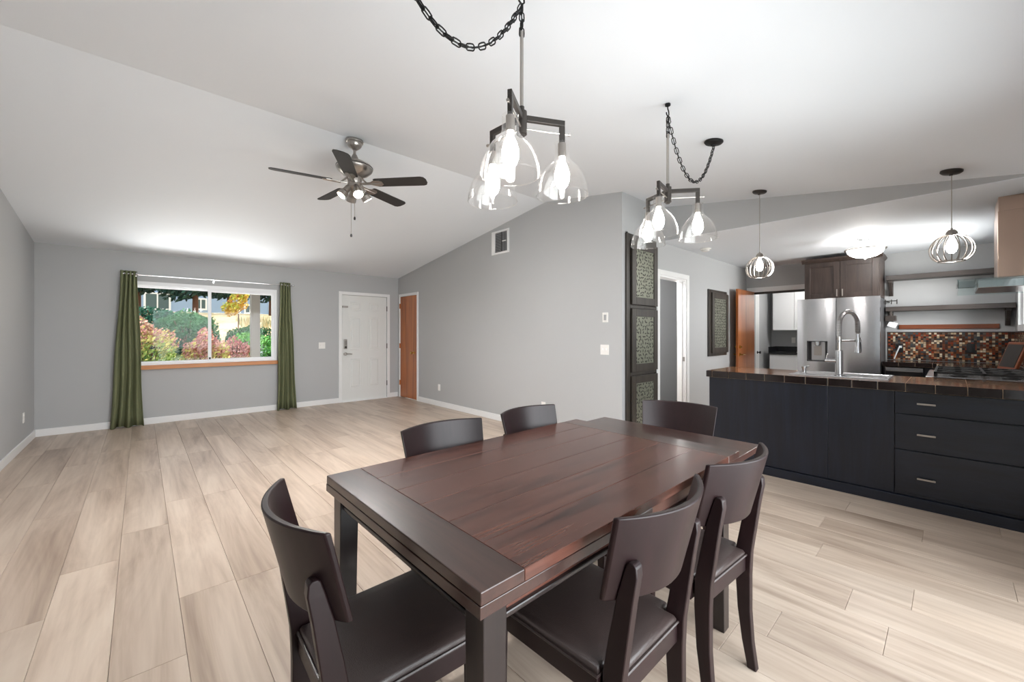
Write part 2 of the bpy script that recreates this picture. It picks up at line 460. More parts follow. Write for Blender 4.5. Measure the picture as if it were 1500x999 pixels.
# baseboards
def base_x(name, x0, x1, y, out, h=0.092):
    return struct(name, box(x0, x1, min(y, y + out * 0.014), max(y, y + out * 0.014), 0, h), M_trim, bevel=0.004)
def base_y(name, y0, y1, x, out, h=0.092):
    return struct(name, box(min(x, x + out * 0.014), max(x, x + out * 0.014), y0, y1, 0, h), M_trim, bevel=0.004)
base_x('baseboard_far', XL, 2.728, YF, -1)
base_x('baseboard_far_corner', 3.742, XR - 0.014, YF, -1)
base_y('baseboard_left', YN, YF - 0.014, XL, 1)
base_y('baseboard_right', YH, 6.93, XR, -1)
base_x('baseboard_hall', 5.60, XK, YH, -1)
base_x('baseboard_hall_corner', XR, 3.985, YH, -1)

def casing_x(name, x0, x1, ztop, y, out, wd=0.058, parent=None, th=0.016):
    mb = MB(); ya, yb = sorted((y, y + out * th))
    mb.box(x0 - wd, x0, ya, yb, 0, ztop + wd); mb.box(x1, x1 + wd, ya, yb, 0, ztop + wd); mb.box(x0, x1, ya, yb, ztop, ztop + wd)
    return struct(name, mb, M_trim, parent, bevel=0.004)
def casing_y(name, y0, y1, ztop, x, out, wd=0.055, th=0.016):
    mb = MB(); xa, xb = sorted((x, x + out * th))
    mb.box(xa, xb, y0 - wd, y0, 0, ztop + wd); mb.box(xa, xb, y1, y1 + wd, 0, ztop + wd); mb.box(xa, xb, y0, y1, ztop, ztop + wd)
    return struct(name, mb, M_trim, bevel=0.004)

# ---- front door (six raised panels)
casing_x('trim_1', 2.785, 3.683, 2.035, YF, -1)
d1 = struct('door_1', box(2.789, 3.679, YF + 0.012, YF + 0.055, 0.012, 2.03), M_doorwhite)
def raised(x0, x1, z0, z1, y):
    mb = MB(); y0 = y
    def ring(i, yy): return [(x0 + i, yy, z0 + i), (x1 - i, yy, z0 + i), (x1 - i, yy, z1 - i), (x0 + i, yy, z1 - i)]
    mb.loft([ring(0, y0 + 0.001), ring(0.003, y0 - 0.005), ring(0.011, y0 - 0.006), ring(0.018, y0 - 0.0002), ring(0.032, y0 - 0.0002), ring(0.045, y0 - 0.007)])
    return mb
for (a, b) in ((2.945, 3.160), (3.315, 3.530)):
    for (c, e) in ((1.735, 1.905), (0.985, 1.625), (0.265, 0.815)):
        obj('panel', raised(a, b, c, e, YF + 0.0115), M_doorwhite, d1)
mb = MB().box(2.822, 2.884, YF - 0.012, YF + 0.012, 1.005, 1.19)
dl = obj('deadbolt', mb, M_nickel, d1, bevel=0.01)
mb = MB()
for i in range(2):
    for j in range(4): mb.cyl((2.842 + i * 0.022, YF - 0.012, 1.085 + j * 0.022), (2.842 + i * 0.022, YF - 0.017, 1.085 + j * 0.022), 0.007, 8)
mb.cyl((2.853, YF - 0.012, 1.04), (2.853, YF - 0.024, 1.04), 0.022, 14)
obj('keypad', mb, M_bronze, dl)
mb = MB(); mb.cyl((2.853, YF + 0.012, 0.912), (2.853, YF - 0.012, 0.912), 0.032, 18); mb.cyl((2.853, YF - 0.012, 0.912), (2.853, YF - 0.05, 0.912), 0.011)
mb.tube([(2.853, YF - 0.05, 0.912), (2.90, YF - 0.055, 0.914), (2.96, YF - 0.052, 0.908)], 0.009)
obj('door_handle', mb, M_nickel, d1, smooth=True)
obj('latch_guard', MB().box(2.795, 2.90, YF - 0.012, YF + 0.012, 1.79, 1.825), M_nickel, d1, bevel=0.004)
for z in (0.30, 1.05, 1.80):
    obj('hinge', MB().cyl((3.681, YF - 0.006, z - 0.05), (3.681, YF - 0.006, z + 0.05), 0.010, 10), M_bronze, d1)
struct('trim_threshold', box(2.785, 3.683, YF - 0.03, YF + 0.012, 0.0, 0.012), M_trim)

# ---- closet door (flush wood)
casing_y('trim_2', 6.985, 7.665, 2.052, XR, -1, 0.05)
d2 = struct('door_2', box(XR - 0.004, XR + 0.034, 6.992, 7.658, 0.015, 2.046), M_doorwood)
mb = MB(); mb.cyl((XR - 0.004, 7.176 - 0.07, 0.924), (XR - 0.012, 7.176 - 0.07, 0.924), 0.03, 18)
mb.lathe([(0.010, 0), (0.010, 0.03), (0.026, 0.042), (0.029, 0.055), (0.02, 0.068), (0.0, 0.071)], (XR - 0.01, 7.106, 0.924), 18, (-1, 0, 0))
obj('door_knob', mb, M_brass, d2, smooth=True)
for z in (0.30, 1.05, 1.86):
    obj('hinge', MB().cyl((XR - 0.012, 7.668, z - 0.05), (XR - 0.012, 7.668, z + 0.05), 0.014, 10), M_doorwood, d2)

# ---- hall doorway casing and jambs
casing_x('trim_3', 4.765, 5.53, 2.035, YH, -1, 0.066)
mb = MB(); mb.box(4.765, 4.785, YH, YH + T, 0, 2.035); mb.box(5.51, 5.53, YH, YH + T, 0, 2.035); mb.box(4.785, 5.51, YH, YH + T, 2.015, 2.035)
mb.box(5.495, 5.51, YH + 0.045, YH + 0.08, 0, 2.0)
jm = struct('trim_4', mb, M_trim)
obj('strike_plate', MB().box(5.507, 5.5095, YH + 0.01, YH + 0.04, 0.915, 0.975), M_nickel, jm)

# ---- kitchen cased opening, wood door swung open, laundry behind
mb = MB(); mb.box(XK - 0.016, XK, 1.52, 2.46, 2.02, 2.10); mb.box(XK - 0.016, XK, 2.36, 2.43, 0, 2.02); mb.box(XK - 0.016, XK, 1.53, 1.60, 0, 2.02)
struct('trim_5', mb, M_trim, bevel=0.004)
struct('trim_6', MB().box(XK + 0.01, XK + 0.06, 1.60, 2.36, 1.985, 2.02), M_bronze)
d3 = struct('door_3', box(7.115, 7.905, 2.335, 2.372, 0.012, 2.022), M_doorwood, bevel=0.002)
for z, lever in ((1.08, False), (0.955, True)):
    for sd_ in (-1, 1):
        y = 2.335 if sd_ < 0 else 2.372
        mb = MB(); mb.cyl((7.18, y, z), (7.18, y + sd_ * 0.01, z), 0.028, 16)
        if lever:
            mb.cyl((7.18, y + sd_ * 0.01, z), (7.18, y + sd_ * 0.045, z), 0.010, 10); mb.tube([(7.18, y + sd_ * 0.045, z), (7.24, y + sd_ * 0.05, z), (7.29, y + sd_ * 0.048, z - 0.003)], 0.009)
        else:
            mb.cyl((7.18, y + sd_ * 0.01, z), (7.18, y + sd_ * 0.03, z), 0.018, 12)
        obj('door_lever' if lever else 'deadbolt', mb, M_brass, d3, smooth=True)
d4 = struct('door_4', box(8.25, 9.0, 2.585, 2.62, 0.01, 2.03), M_doorwhite)
mb = MB(); mb.lathe([(0.028, 0), (0.028, 0.008), (0.01, 0.012), (0.01, 0.03), (0.026, 0.042), (0.026, 0.06), (0.0, 0.066)], (8.92, 2.585, 0.93), 14, (0, -1, 0))
obj('door_knob', mb, M_blackplastic, d4, smooth=True)
mb = MB(); mb.box(9.0, 9.09, 2.60, 2.62, 0, 2.10); mb.box(8.16, 8.25, 2.60, 2.62, 0, 2.10); mb.box(8.25, 9.0, 2.60, 2.62, 2.03, 2.10)
struct('trim_7', mb, M_trim)

# ---- far window
wf = struct_empty('window_1')
def frame_xz(x0, x1, z0, z1, wd, y0, y1, wt=None):
    mb = MB(); wt = wt or wd
    mb.box(x0, x0 + wd, y0, y1, z0, z1); mb.box(x1 - wd, x1, y0, y1, z0, z1)
    mb.box(x0 + wd, x1 - wd, y0, y1, z0, z0 + wd); mb.box(x0 + wd, x1 - wd, y0, y1, z1 - wt, z1)
    return mb
obj('window_frame', frame_xz(-0.10, 1.70, 0.845, 2.04, 0.03, YF + 0.0, YF + 0.10, 0.055), M_vinyl, wf)
obj('sash', frame_xz(-0.07, 0.80, 0.865, 1.985, 0.03, YF + 0.055, YF + 0.08), M_vinyl, wf, bevel=0.003)
obj('sash', frame_xz(0.765, 1.67, 0.865, 1.985, 0.042, YF + 0.02, YF + 0.05), M_vinyl, wf, bevel=0.003)
obj('pane', box(-0.04, 0.77, YF + 0.065, YF + 0.071, 0.895, 1.955), M_pane, wf)
obj('pane', box(0.807, 1.628, YF + 0.033, YF + 0.039, 0.907, 1.943), M_pane, wf)
obj('sash_latch', box(0.775, 0.797, YF + 0.008, YF + 0.02, 0.90, 0.93), M_bronze, wf)
struct('trim_sill', box(-0.13, 1.715, YF - 0.045, YF + 0.0, 0.785, 0.842), M_sill, bevel=0.004)

# ---- glass patio doors behind the camera, kitchen window (both out of frame, they bring the daylight)
d5 = struct_empty('door_5')
obj('door_frame', frame_xz(0.20, 3.20, 0.0, 2.08, 0.06, YN - 0.10, YN - 0.02), M_vinyl, d5)
obj('mullion', box(1.66, 1.74, YN - 0.09, YN - 0.03, 0.06, 2.02), M_vinyl, d5)
obj('pane', box(0.26, 1.66, YN - 0.065, YN - 0.059, 0.06, 2.02), M_pane, d5)
obj('pane', box(1.74, 3.14, YN - 0.065, YN - 0.059, 0.06, 2.02), M_pane, d5)
w2 = struct_empty('window_2')
obj('window_frame', frame_xz(6.2, 7.36, 1.34, 2.12, 0.05, YN - 0.09, YN - 0.02), M_vinyl, w2)
obj('pane', box(6.25, 7.31, YN - 0.06, YN - 0.054, 1.39, 2.07), M_pane, w2)
obj('window_casing', frame_xz(6.13, 7.43, 1.325, 2.19, 0.07, YN - 0.0, YN + 0.016), M_trim, w2)
# ------------------------------------------------------------------ curtains and rod
def curtain_bm(x0t, x1t, x0b, x1b, zt, zb, y, folds, amp, seed):
    rnd = random.Random(seed); nu, nv = folds * 10, 14
    ph = [rnd.uniform(-0.5, 0.5) for _ in range(folds + 1)]
    mb = MB()
    front = []
    for j in range(nv + 1):
        t = j / nv; e = t ** 1.15
        z = zt + (zb - zt) * t
        row = []
        for i in range(nu + 1):
            s = i / nu
            xa = x0t + (x0b - x0t) * e; xb = x1t + (x1b - x1t) * e
            k = s * folds
            a = amp * (0.75 + 0.5 * t)
            yy = y - a * math.sin(2 * PI * k + ph[int(k)] * t) - 0.012 * math.sin(5 * s + 3 * t) * t
            zz = z - (0.012 * math.sin(2 * PI * k * 0.5 + 1) if j == nv else 0)
            row.append((xa + (xb - xa) * s + 0.006 * math.sin(9 * t + k), yy, zz))
        front.append(row)
    base = len(mb.v)
    for row in front: mb.v += row
    n = nu + 1
    for j in range(nv):
        for i in range(nu): mb.face((base + j * n + i, base + j * n + i + 1, base + (j + 1) * n + i + 1, base + (j + 1) * n + i))
    return mb
def curtain(name, label, *a):
    o = obj(name, curtain_bm(*a), M_curtain, smooth=True, sharp=80)
    m = o.modifiers.new('cloth', 'SOLIDIFY'); m.thickness = 0.004
    tag(o, label, 'curtain')
    return o
yr = YF - 0.085
cl = curtain('curtain', 'olive green curtain gathered at the left side of the window beside bare wall', -0.205, -0.035, -0.31, 0.03, 2.165, 0.012, yr, 4, 0.030, 1)
cr = curtain('curtain', 'olive green curtain gathered between the window and the white front door', 1.735, 1.895, 1.685, 1.985, 2.165, 0.012, yr, 4, 0.028, 2)
for c_, xs in ((cl, (-0.05,)), (cr, (1.75,))):
    for x in xs:
        ring = MB().tube([(x + 0.004 * math.sin(a), yr + 0.03 * math.cos(a), 2.122 + 0.03 * math.sin(a)) for a in [2 * PI * i / 16 for i in range(16)]], 0.006, 6, True)
        obj('grommet', ring, M_chrome, c_, smooth=True)
rod = thing('curtain_rod', 'thin chrome curtain rod spanning the top of the window', 'curtain rod', (0.8, yr, 2.122))
obj('rod', MB().cyl((-0.97, 0, 0), (0.1, 0, 0), 0.010).cyl((0.1, 0, 0), (1.12, 0, 0), 0.0075), M_chrome, rod, smooth=True)
for x in (-0.90, 0.03, 1.05):
    obj('bracket', MB().box(x - 0.006, x + 0.006, -0.012, 0.085, -0.016, -0.008).box(x - 0.012, x + 0.012, 0.079, 0.085, -0.04, 0.02), M_chrome, rod)
for x in (-0.985, 1.135):
    obj('finial', MB().lathe([(0.0, -0.018), (0.013, -0.012), (0.016, 0), (0.013, 0.012), (0.0, 0.018)], (x, 0, 0), 12, (1, 0, 0)), M_chrome, rod, smooth=True)

# ------------------------------------------------------------------ switches, outlets, vent
def plate(name, label, cat, centre, n, wd, ht, gang=1, style='toggle', mat=None, mat2=None):
    """n: outward normal ('-x', '+x', '-y', '+y')"""
    rot = {'-y': 0, '+x': PI / 2, '+y': PI, '-x': -PI / 2}[n]
    t = thing(name, label, cat, centre, rot)
    mat = mat or M_white; mat2 = mat2 or mat
    obj('cover_plate', box(-wd / 2, wd / 2, -0.006, 0, -ht / 2, ht / 2), mat, t, bevel=0.002)
    for g in range(gang):
        x = (g - (gang - 1) / 2) * 0.046
        if style == 'toggle':
            obj('toggle', box(x - 0.006, x + 0.006, -0.016, -0.006, -0.004, 0.016), mat2, t, bevel=0.001)
        elif style == 'rocker':
            obj('rocker', box(x - 0.016, x + 0.016, -0.010, -0.006, -0.032, 0.032), mat2, t, bevel=0.001)
        else:
            for z in (-0.021, 0.021):
                obj('socket', MB().cyl((x, -0.006, z), (x, -0.0085, z), 0.016, 14), mat2, t)
    return t
plate('light_switch', 'white double toggle switch plate on wall between curtain and front door', 'light switch', (2.43, YF, 1.08), '-y', 0.114, 0.115, 2)
plate('thermostat', 'small white thermostat on grey wall above the lower switch plate', 'thermostat', (XR, 2.692, 1.482), '-x', 0.075, 0.112, 1, 'rocker', None, M_panelgrey)
plate('light_switch', 'white double switch plate on grey wall near the tall cabinet', 'light switch', (XR, 2.70, 1.11), '-x', 0.114, 0.115, 2)
plate('wall_outlet', 'white wall outlet low on grey wall right of the closet door', 'outlet', (XR, 6.20, 0.335), '-x', 0.07, 0.115, 1, 'socket')
plate('wall_outlet', 'white wall outlet just above the second far chair back', 'outlet', (XR, 3.66, 0.335), '-x', 0.07, 0.115, 1, 'socket')
plate('wall_outlet', 'white outlet low on left side wall near corner', 'outlet', (XL, 7.13, 0.34), '+x', 0.07, 0.115, 1, 'socket')
plate('wall_outlet', 'black outlet plate centred in the mosaic backsplash', 'outlet', (XK - 0.004, -0.168, 1.108), '-x', 0.075, 0.12, 1, 'socket', M_blackplastic)
ob = plate('wall_outlet', 'black outlet plate with white plug cord on backsplash by fridge', 'outlet', (XK - 0.004, 0.50, 1.09), '-x', 0.075, 0.12, 1, 'socket', M_blackplastic)
plate('light_switch', 'white slim switch on laundry wall above black counter', 'light switch', (9.98, 2.22, 1.16), '-x', 0.07, 0.115, 1, 'rocker')
cd = obj('power_cord', MB().tube([(XK - 0.025, 0.49, 1.11), (XK - 0.06, 0.50, 1.105), (XK - 0.07, 0.525, 1.03), (XK - 0.08, 0.55, 0.94)], 0.008, 8).box(XK - 0.04, XK - 0.0135, 0.475, 0.505, 1.095, 1.125), M_paper, smooth=True)
tag(cd, 'white power cord hanging from the black outlet next to the fridge', 'cord')

v = thing('wall_vent', 'white framed air return vent high on grey wall', 'vent', (XR, 4.53, 2.655))
mb = MB()
mb.box(-0.012, 0, -0.195, 0.195, -0.175, -0.145); mb.box(-0.012, 0, -0.195, 0.195, 0.145, 0.175); mb.box(-0.012, 0, -0.195, -0.155, -0.145, 0.145); mb.box(-0.012, 0, 0.115, 0.195, -0.145, 0.145)
obj('frame', mb, M_trim, v, bevel=0.003)
obj('backing', box(-0.0035, -0.0005, -0.155, 0.115, -0.145, 0.145), M_grey, v)
sl = MB().prism([(-0.006, -0.001), (-0.011, -0.008), (-0.011, -0.0105), (-0.0045, -0.0035)], 'y', -0.02, 0.113)
me_slat = None
for i in range(12):
    z = -0.128 + i * 0.0235
    o = obj('slat', MB().prism([(-0.004, z + 0.006), (-0.011, z - 0.004), (-0.011, z - 0.007), (-0.004, z + 0.003)], 'y', -0.024, 0.113), M_panelgrey, v)
for i in range(5):
    y = -0.148 + i * 0.023
    obj('slat', MB().box(-0.011, -0.004, y, y + 0.004, -0.143, 0.143), M_panelgrey, v)
obj('centre_bar', box(-0.012, -0.004, -0.040, -0.026, -0.145, 0.145), M_grey, v)
obj('damper_lever', box(-0.024, -0.011, -0.135, -0.060, -0.002, 0.008), M_trim, v)

# ------------------------------------------------------------------ tall recessed cabinet with leaf-cut doors, framed panel
def leaf_panel_bm(x0, x1, z0, z1, y, seed, step=0.041):
    """raised leaf shapes on a panel, all in one piece"""
    rnd = random.Random(seed); mb = MB()
    nx = int((x1 - x0) / step); nz = int((z1 - z0) / step)
    for i in range(nx):
        for j in range(nz):
            cx = x0 + (i + 0.5 + rnd.uniform(-0.25, 0.25)) * (x1 - x0) / nx; cz = z0 + (j + 0.5 + rnd.uniform(-0.25, 0.25)) * (z1 - z0) / nz
            a = rnd.choice((0.5, 1.0, 1.45, 2.0, 2.5, 2.9)) + rnd.uniform(-0.25, 0.25); L_ = rnd.uniform(0.017, 0.023); W_ = 0.0080
            dx, dz = math.cos(a), math.sin(a)
            pts = [(-L_, 0), (-L_ * 0.3, W_), (L_ * 0.4, W_ * 0.8), (L_, 0), (L_ * 0.4, -W_ * 0.8), (-L_ * 0.3, -W_)]
            q = [(cx + u * dx - w_ * dz, cz + u * dz + w_ * dx) for u, w_ in pts]
            if all(x0 < p[0] < x1 and z0 < p[1] < z1 for p in q):
                mb.prism(q, 'y', y - 0.0012, y + 0.0005)
    return mb
def leaf_door(parent, x0, x1, z0, z1, y, seed, fw=0.075, th=0.02):
    """door frame with panel and leaf cut-outs; y is the front plane"""
    mb = MB(); ya, yb = y, y + th
    mb.box(x0, x0 + fw, ya, yb, z0, z1); mb.box(x1 - fw, x1, ya, yb, z0, z1)
    mb.box(x0 + fw, x1 - fw, ya, yb, z0, z0 + fw); mb.box(x0 + fw, x1 - fw, ya, yb, z1 - fw, z1)
    d = obj('door', mb, M_frame, parent, bevel=0.003)
    obj('leaf_panel', box(x0 + fw, x1 - fw, y + 0.010, y + 0.014, z0 + fw, z1 - fw), M_leafpanel, d)
    lf = obj('leaf_cutouts', leaf_panel_bm(x0 + fw, x1 - fw, z0 + fw, z1 - fw, y + 0.010, seed), M_leafcut, d); lf['kind'] = 'stuff'
    return d
tc_ = thing('tall_cabinet', 'tall dark built-in cabinet with three leaf pattern doors beside the hall doorway', 'cabinet', (0, 0, 0))
mb = MB(); ya, yb = YH - 0.022, YH + 0.003
mb.box(3.988, 4.066, ya, yb, 0.10, 2.425); mb.box(4.640, 4.660, ya, yb, 0.10, 2.425); mb.box(4.066, 4.640, ya, yb, 2.355, 2.425)
mb.box(4.066, 4.640, ya, yb, 1.585, 1.622); mb.box(4.066, 4.640, ya, yb, 0.818, 0.858); mb.box(4.066, 4.640, ya, yb, 0.10, 0.13)
obj('face_frame', mb, M_frame, tc_, bevel=0.003)
obj('carcass', MB().box(4.003, 4.643, YH + 0.003, YH + 0.115, 0.105, 2.41), M_frame, tc_)
for k, (a, b) in enumerate(((1.626, 2.350), (0.861, 1.581), (0.134, 0.814))):
    leaf_door(tc_, 4.070, 4.650, a, b, YH - 0.046, 10 + k, 0.088)
fp = thing('leaf_wall_panel', 'dark framed leaf pattern panel door on wall beside open wooden door', 'wall panel', (0, 0, 0))
mb = MB(); ya, yb = YH - 0.022, YH - 0.0
mb.box(6.24, 6.36, ya, yb, 0.955, 1.965); mb.box(6.84, 6.955, ya, yb, 0.955, 1.965); mb.box(6.36, 6.84, ya, yb, 1.87, 1.965); mb.box(6.36, 6.84, ya, yb, 0.955, 1.05)
mb.box(6.36, 6.84, YH - 0.008, YH, 1.05, 1.87)
obj('outer_frame', mb, M_frame, fp, bevel=0.003)
leaf_door(fp, 6.33, 6.97, 1.0, 1.92, YH - 0.044, 33, 0.085, 0.02)

# ------------------------------------------------------------------ dining table
tb = thing('dining_table', 'dark reddish brown wooden dining table with draw leaf end', 'dining table', (0, 0, 0))
TX0, TX1, TY0, TY1, TZ = 0.507, 1.978, 0.645, 1.568, 0.768
EB = 0.125
obj('end_board', box(TX0, TX0 + EB, TY0, TY1, TZ - 0.029, TZ), M_table_y, tb, bevel=0.0025)
obj('end_board', box(TX1 - EB, TX1, TY0, TY1, TZ - 0.029, TZ), M_table_y, tb, bevel=0.0025)
NP = 6
for i in range(NP):
    a = TY0 + (TY1 - TY0) * i / NP; b = TY0 + (TY1 - TY0) * (i + 1) / NP
    obj('plank', box(TX0 + EB + 0.0004, TX1 - EB - 0.0004, a + 0.0003, b - 0.0003, TZ - 0.029, TZ - 0.0002), M_table, tb, bevel=0.0012, seg=1)
# draw leaves: left one pushed in, right one part pulled out, a step lower
def leaf(x0, x1, label=None):
    e = obj('draw_leaf', box(x0, x1, TY0 + 0.002, TY1 + 0.006, TZ - 0.059, TZ - 0.031), M_table_y, tb, bevel=0.002)
    return e
leaf(TX0, TX0 + 0.70)
leaf(1.585, 2.288)
# apron with bead
mb = MB(); ax0, ax1, ay0, ay1 = 0.548, 1.885, 0.684, 1.530
for (a, b, c, d) in ((ax0, ax1, ay0, ay0 + 0.022), (ax0, ax1, ay1 - 0.022, ay1), (ax0, ax0 + 0.022, ay0, ay1), (ax1 - 0.022, ax1, ay0, ay1)):
    obj('apron', box(a, b, c, d, 0.668, TZ - 0.060), M_table if b - a > d - c else M_table_y, tb, bevel=0.002)
    gx, gy = (0.0, 0.010) if b - a > d - c else (0.010, 0.0)
    obj('apron_bead', box(a - gx, b + gx, c - gy, d + gy, 0.655, 0.670), M_table_dark, tb, bevel=0.004)
for (x, y) in ((0.528, 0.663), (0.528, 1.487), (1.840, 0.663), (1.840, 1.487)):
    tp, bt = 0.066, 0.056
    xo = x if x < 1 else x; yo = y
    ix = 0 if x < 1 else tp - bt; iy = 0 if y < 1 else tp - bt
    r = lambda s_, xx, yy, z: [(xx, yy, z), (xx + s_, yy, z), (xx + s_, yy + s_, z), (xx, yy + s_, z)]
    obj('leg', MB().loft([r(bt, x + ix, y + iy, 0.0), r(tp, x, y, 0.64), r(tp, x, y, TZ - 0.060)]), M_table_dark, tb, bevel=0.003)

# ------------------------------------------------------------------ dining chairs
def chair_proto():
    t = thing('dining_chair', '', 'chair')
    # curved back panel
    mb = MB(); nu, nv = 20, 5; th = 0.018; zb, zt = 0.640, 0.867
    F, B = [], []
    for j in range(nv + 1):
        v_ = j / nv; z = zb + (zt - zb) * v_; hw = 0.200 + 0.020 * v_; ye = 0.036 - 0.056 * v_
        f, b = [], []
        for i in range(nu + 1):
            s = -1 + 2 * i / nu
            y = ye - 0.075 * (1 - s * s)
            nx, ny = -2 * 0.075 * s / hw, 1.0; l = math.hypot(nx, ny); nx /= l; ny /= l
            x = s * hw
            f.append((x, y, z)); b.append((x + nx * -th * 0.9 * 0 + (-nx) * th * 0, y - th * ny, z))
        F.append(f); B.append(b)
    rings = [F[j] + B[j][::-1] for j in range(nv + 1)]
    mb.loft(rings)
    obj('back_panel', mb, M_chair, t, smooth=True, bevel=0.004, sharp=40)
    prof = [(0.0, -0.004, -0.036), (0.10, 0.016, -0.022), (0.22, 0.032, -0.014), (0.36, 0.040, -0.014), (0.45, 0.038, -0.018), (0.55, 0.020, -0.032), (0.65, -0.001, -0.046), (0.72, -0.021, -0.058), (0.745, -0.029, -0.056), (0.752, -0.036, -0.048)]
    for sx in (-1, 1):
        mb = MB(); a, b = 0.151 * sx, 0.179 * sx
        mb.loft([[(a, yf, z), (b, yf, z), (b, yb, z), (a, yb, z)] for z, yf, yb in prof])
        obj('rear_leg', mb, M_chair, t, smooth=True, bevel=0.003, sharp=40)
    poly = [(-0.149, 0.0), (0.149, 0.0), (0.149, 0.046), (0.188, 0.046), (0.198, 0.455), (-0.198, 0.455), (-0.188, 0.046), (-0.149, 0.046)]
    obj('seat_frame', MB().prism(poly, 'z', 0.375, 0.432), M_chair, t, bevel=0.003)
    def inset(k, z):
        c_ = Vector((0, 0.23)); out = []
        for p in poly:
            q = Vector(p)
            sx = (abs(q.x) - k) / abs(q.x); yy = c_.y + (q.y - c_.y) * (0.23 - k) / 0.23
            out.append((q.x * sx, yy, z))
        return out
    mb = MB(); mb.loft([inset(0.004, 0.430), inset(0.002, 0.444), inset(0.008, 0.455), inset(0.022, 0.462), inset(0.06, 0.467), inset(0.11, 0.469)])
    cu = obj('seat_cushion', mb, M_leather, t, smooth=True, sharp=60)
    obj('piping', MB().tube(inset(-0.001, 0.436), 0.0045, 6, True), M_leather, cu, smooth=True)
    for sx in (-1, 1):
        r = lambda s_, z: [(sx * 0.178 - s_, 0.428 - s_, z), (sx * 0.178 + s_, 0.428 - s_, z), (sx * 0.178 + s_, 0.428 + s_, z), (sx * 0.178 - s_, 0.428 + s_, z)]
        obj('front_leg', MB().loft([r(0.013, 0), r(0.018, 0.376)]), M_chair, t, bevel=0.002)
    return t
chair = chair_proto()
chairs = [   # x, y of the seat's rear edge, heading of the chair's front, label
    (0.328, 1.120, -PI / 2 - 0.03, 'espresso dining chair at the left end of the table, pulled out'),
    (1.028, 0.553, 0.0, 'espresso dining chair on the near long side, closer to the corner leg'),
    (1.579, 0.550, -0.065, 'espresso dining chair on the near long side, closer to the kitchen'),
    (1.054, 1.595, PI - 0.02, 'espresso dining chair tucked behind the table, in front of the open floor'),
    (1.627, 1.597, PI + 0.03, 'espresso dining chair tucked behind the table, under the wall outlet'),
    (2.397, 1.130, PI / 2 + 0.163, 'espresso dining chair at the far end beside the black island'),
]
for i, (x, y, a, lb) in enumerate(chairs):
    o = chair if i == 0 else copy_tree(chair)
    o.location = (x, y, 0); o.rotation_euler = (0, 0, a); o['label'] = lb; o['group'] = 'dining chairs around the table'

# ------------------------------------------------------------------ chandeliers
def link_mesh():
    L_, W_ = 0.020, 0.0105
    pts = []
    for i in range(14):
        a = 2 * PI * i / 14
        pts.append((W_ * math.cos(a), 0, (L_ - W_) * (1 if math.sin(a) > 0 else -1 if math.sin(a) < 0 else 0) + W_ * math.sin(a)))
    return MB().tube(pts, 0.0027, 5, True).mesh('link', M_chain, True)
LINK = None
def chain(parent, pts, name='chain', step=0.031):
    """links threaded along a polyline given in the parent's frame"""
    global LINK
    LINK = LINK or link_mesh()
    c_ = obj(name, MB().tube(pts, 0.0026, 6), M_chain, parent, smooth=True)
    seg = [Vector(p) for p in pts]; d = 0.0; k = 0; carry = step * 0.5
    for a, b in zip(seg[:-1], seg[1:]):
        l = (b - a).length; t = carry
        while t < l:
            p = a + (b - a) * (t / l)
            o = bpy.data.objects.new('link', LINK); C.objects.link(o); o.parent = c_
            q = (b - a).to_track_quat('Z', 'X')
            o.matrix_local = Matrix.Translation(p) @ q.to_matrix().to_4x4() @ Matrix.Rotation(PI / 2 * (k % 2) + 0.3, 4, 'Z')
            k += 1; t += step
        carry = t - l
    return c_
def catenary(a, b, sag, n=28):
    a, b = Vector(a), Vector(b)
    out = []
    for i in range(n + 1):
        t = i / n; p = a.lerp(b, t); p.z -= 4 * sag * t * (1 - t); out.append(p)
    return out
SH_PROF = [(0.0300, 0.006), (0.0305, -0.02), (0.0315, -0.050), (0.036, -0.064), (0.050, -0.080), (0.070, -0.100), (0.087, -0.126), (0.099, -0.156), (0.105, -0.184), (0.107, -0.208)]
def bulb_bm(c, s=1.0):
    return MB().lathe([(0.0, 0.0), (0.012 * s, 0.0), (0.014 * s, -0.02 * s), (0.025 * s, -0.045 * s), (0.033 * s, -0.075 * s), (0.033 * s, -0.100 * s), (0.024 * s, -0.124 * s), (0.012 * s, -0.136 * s), (0.0, -0.139 * s)], c, 14)
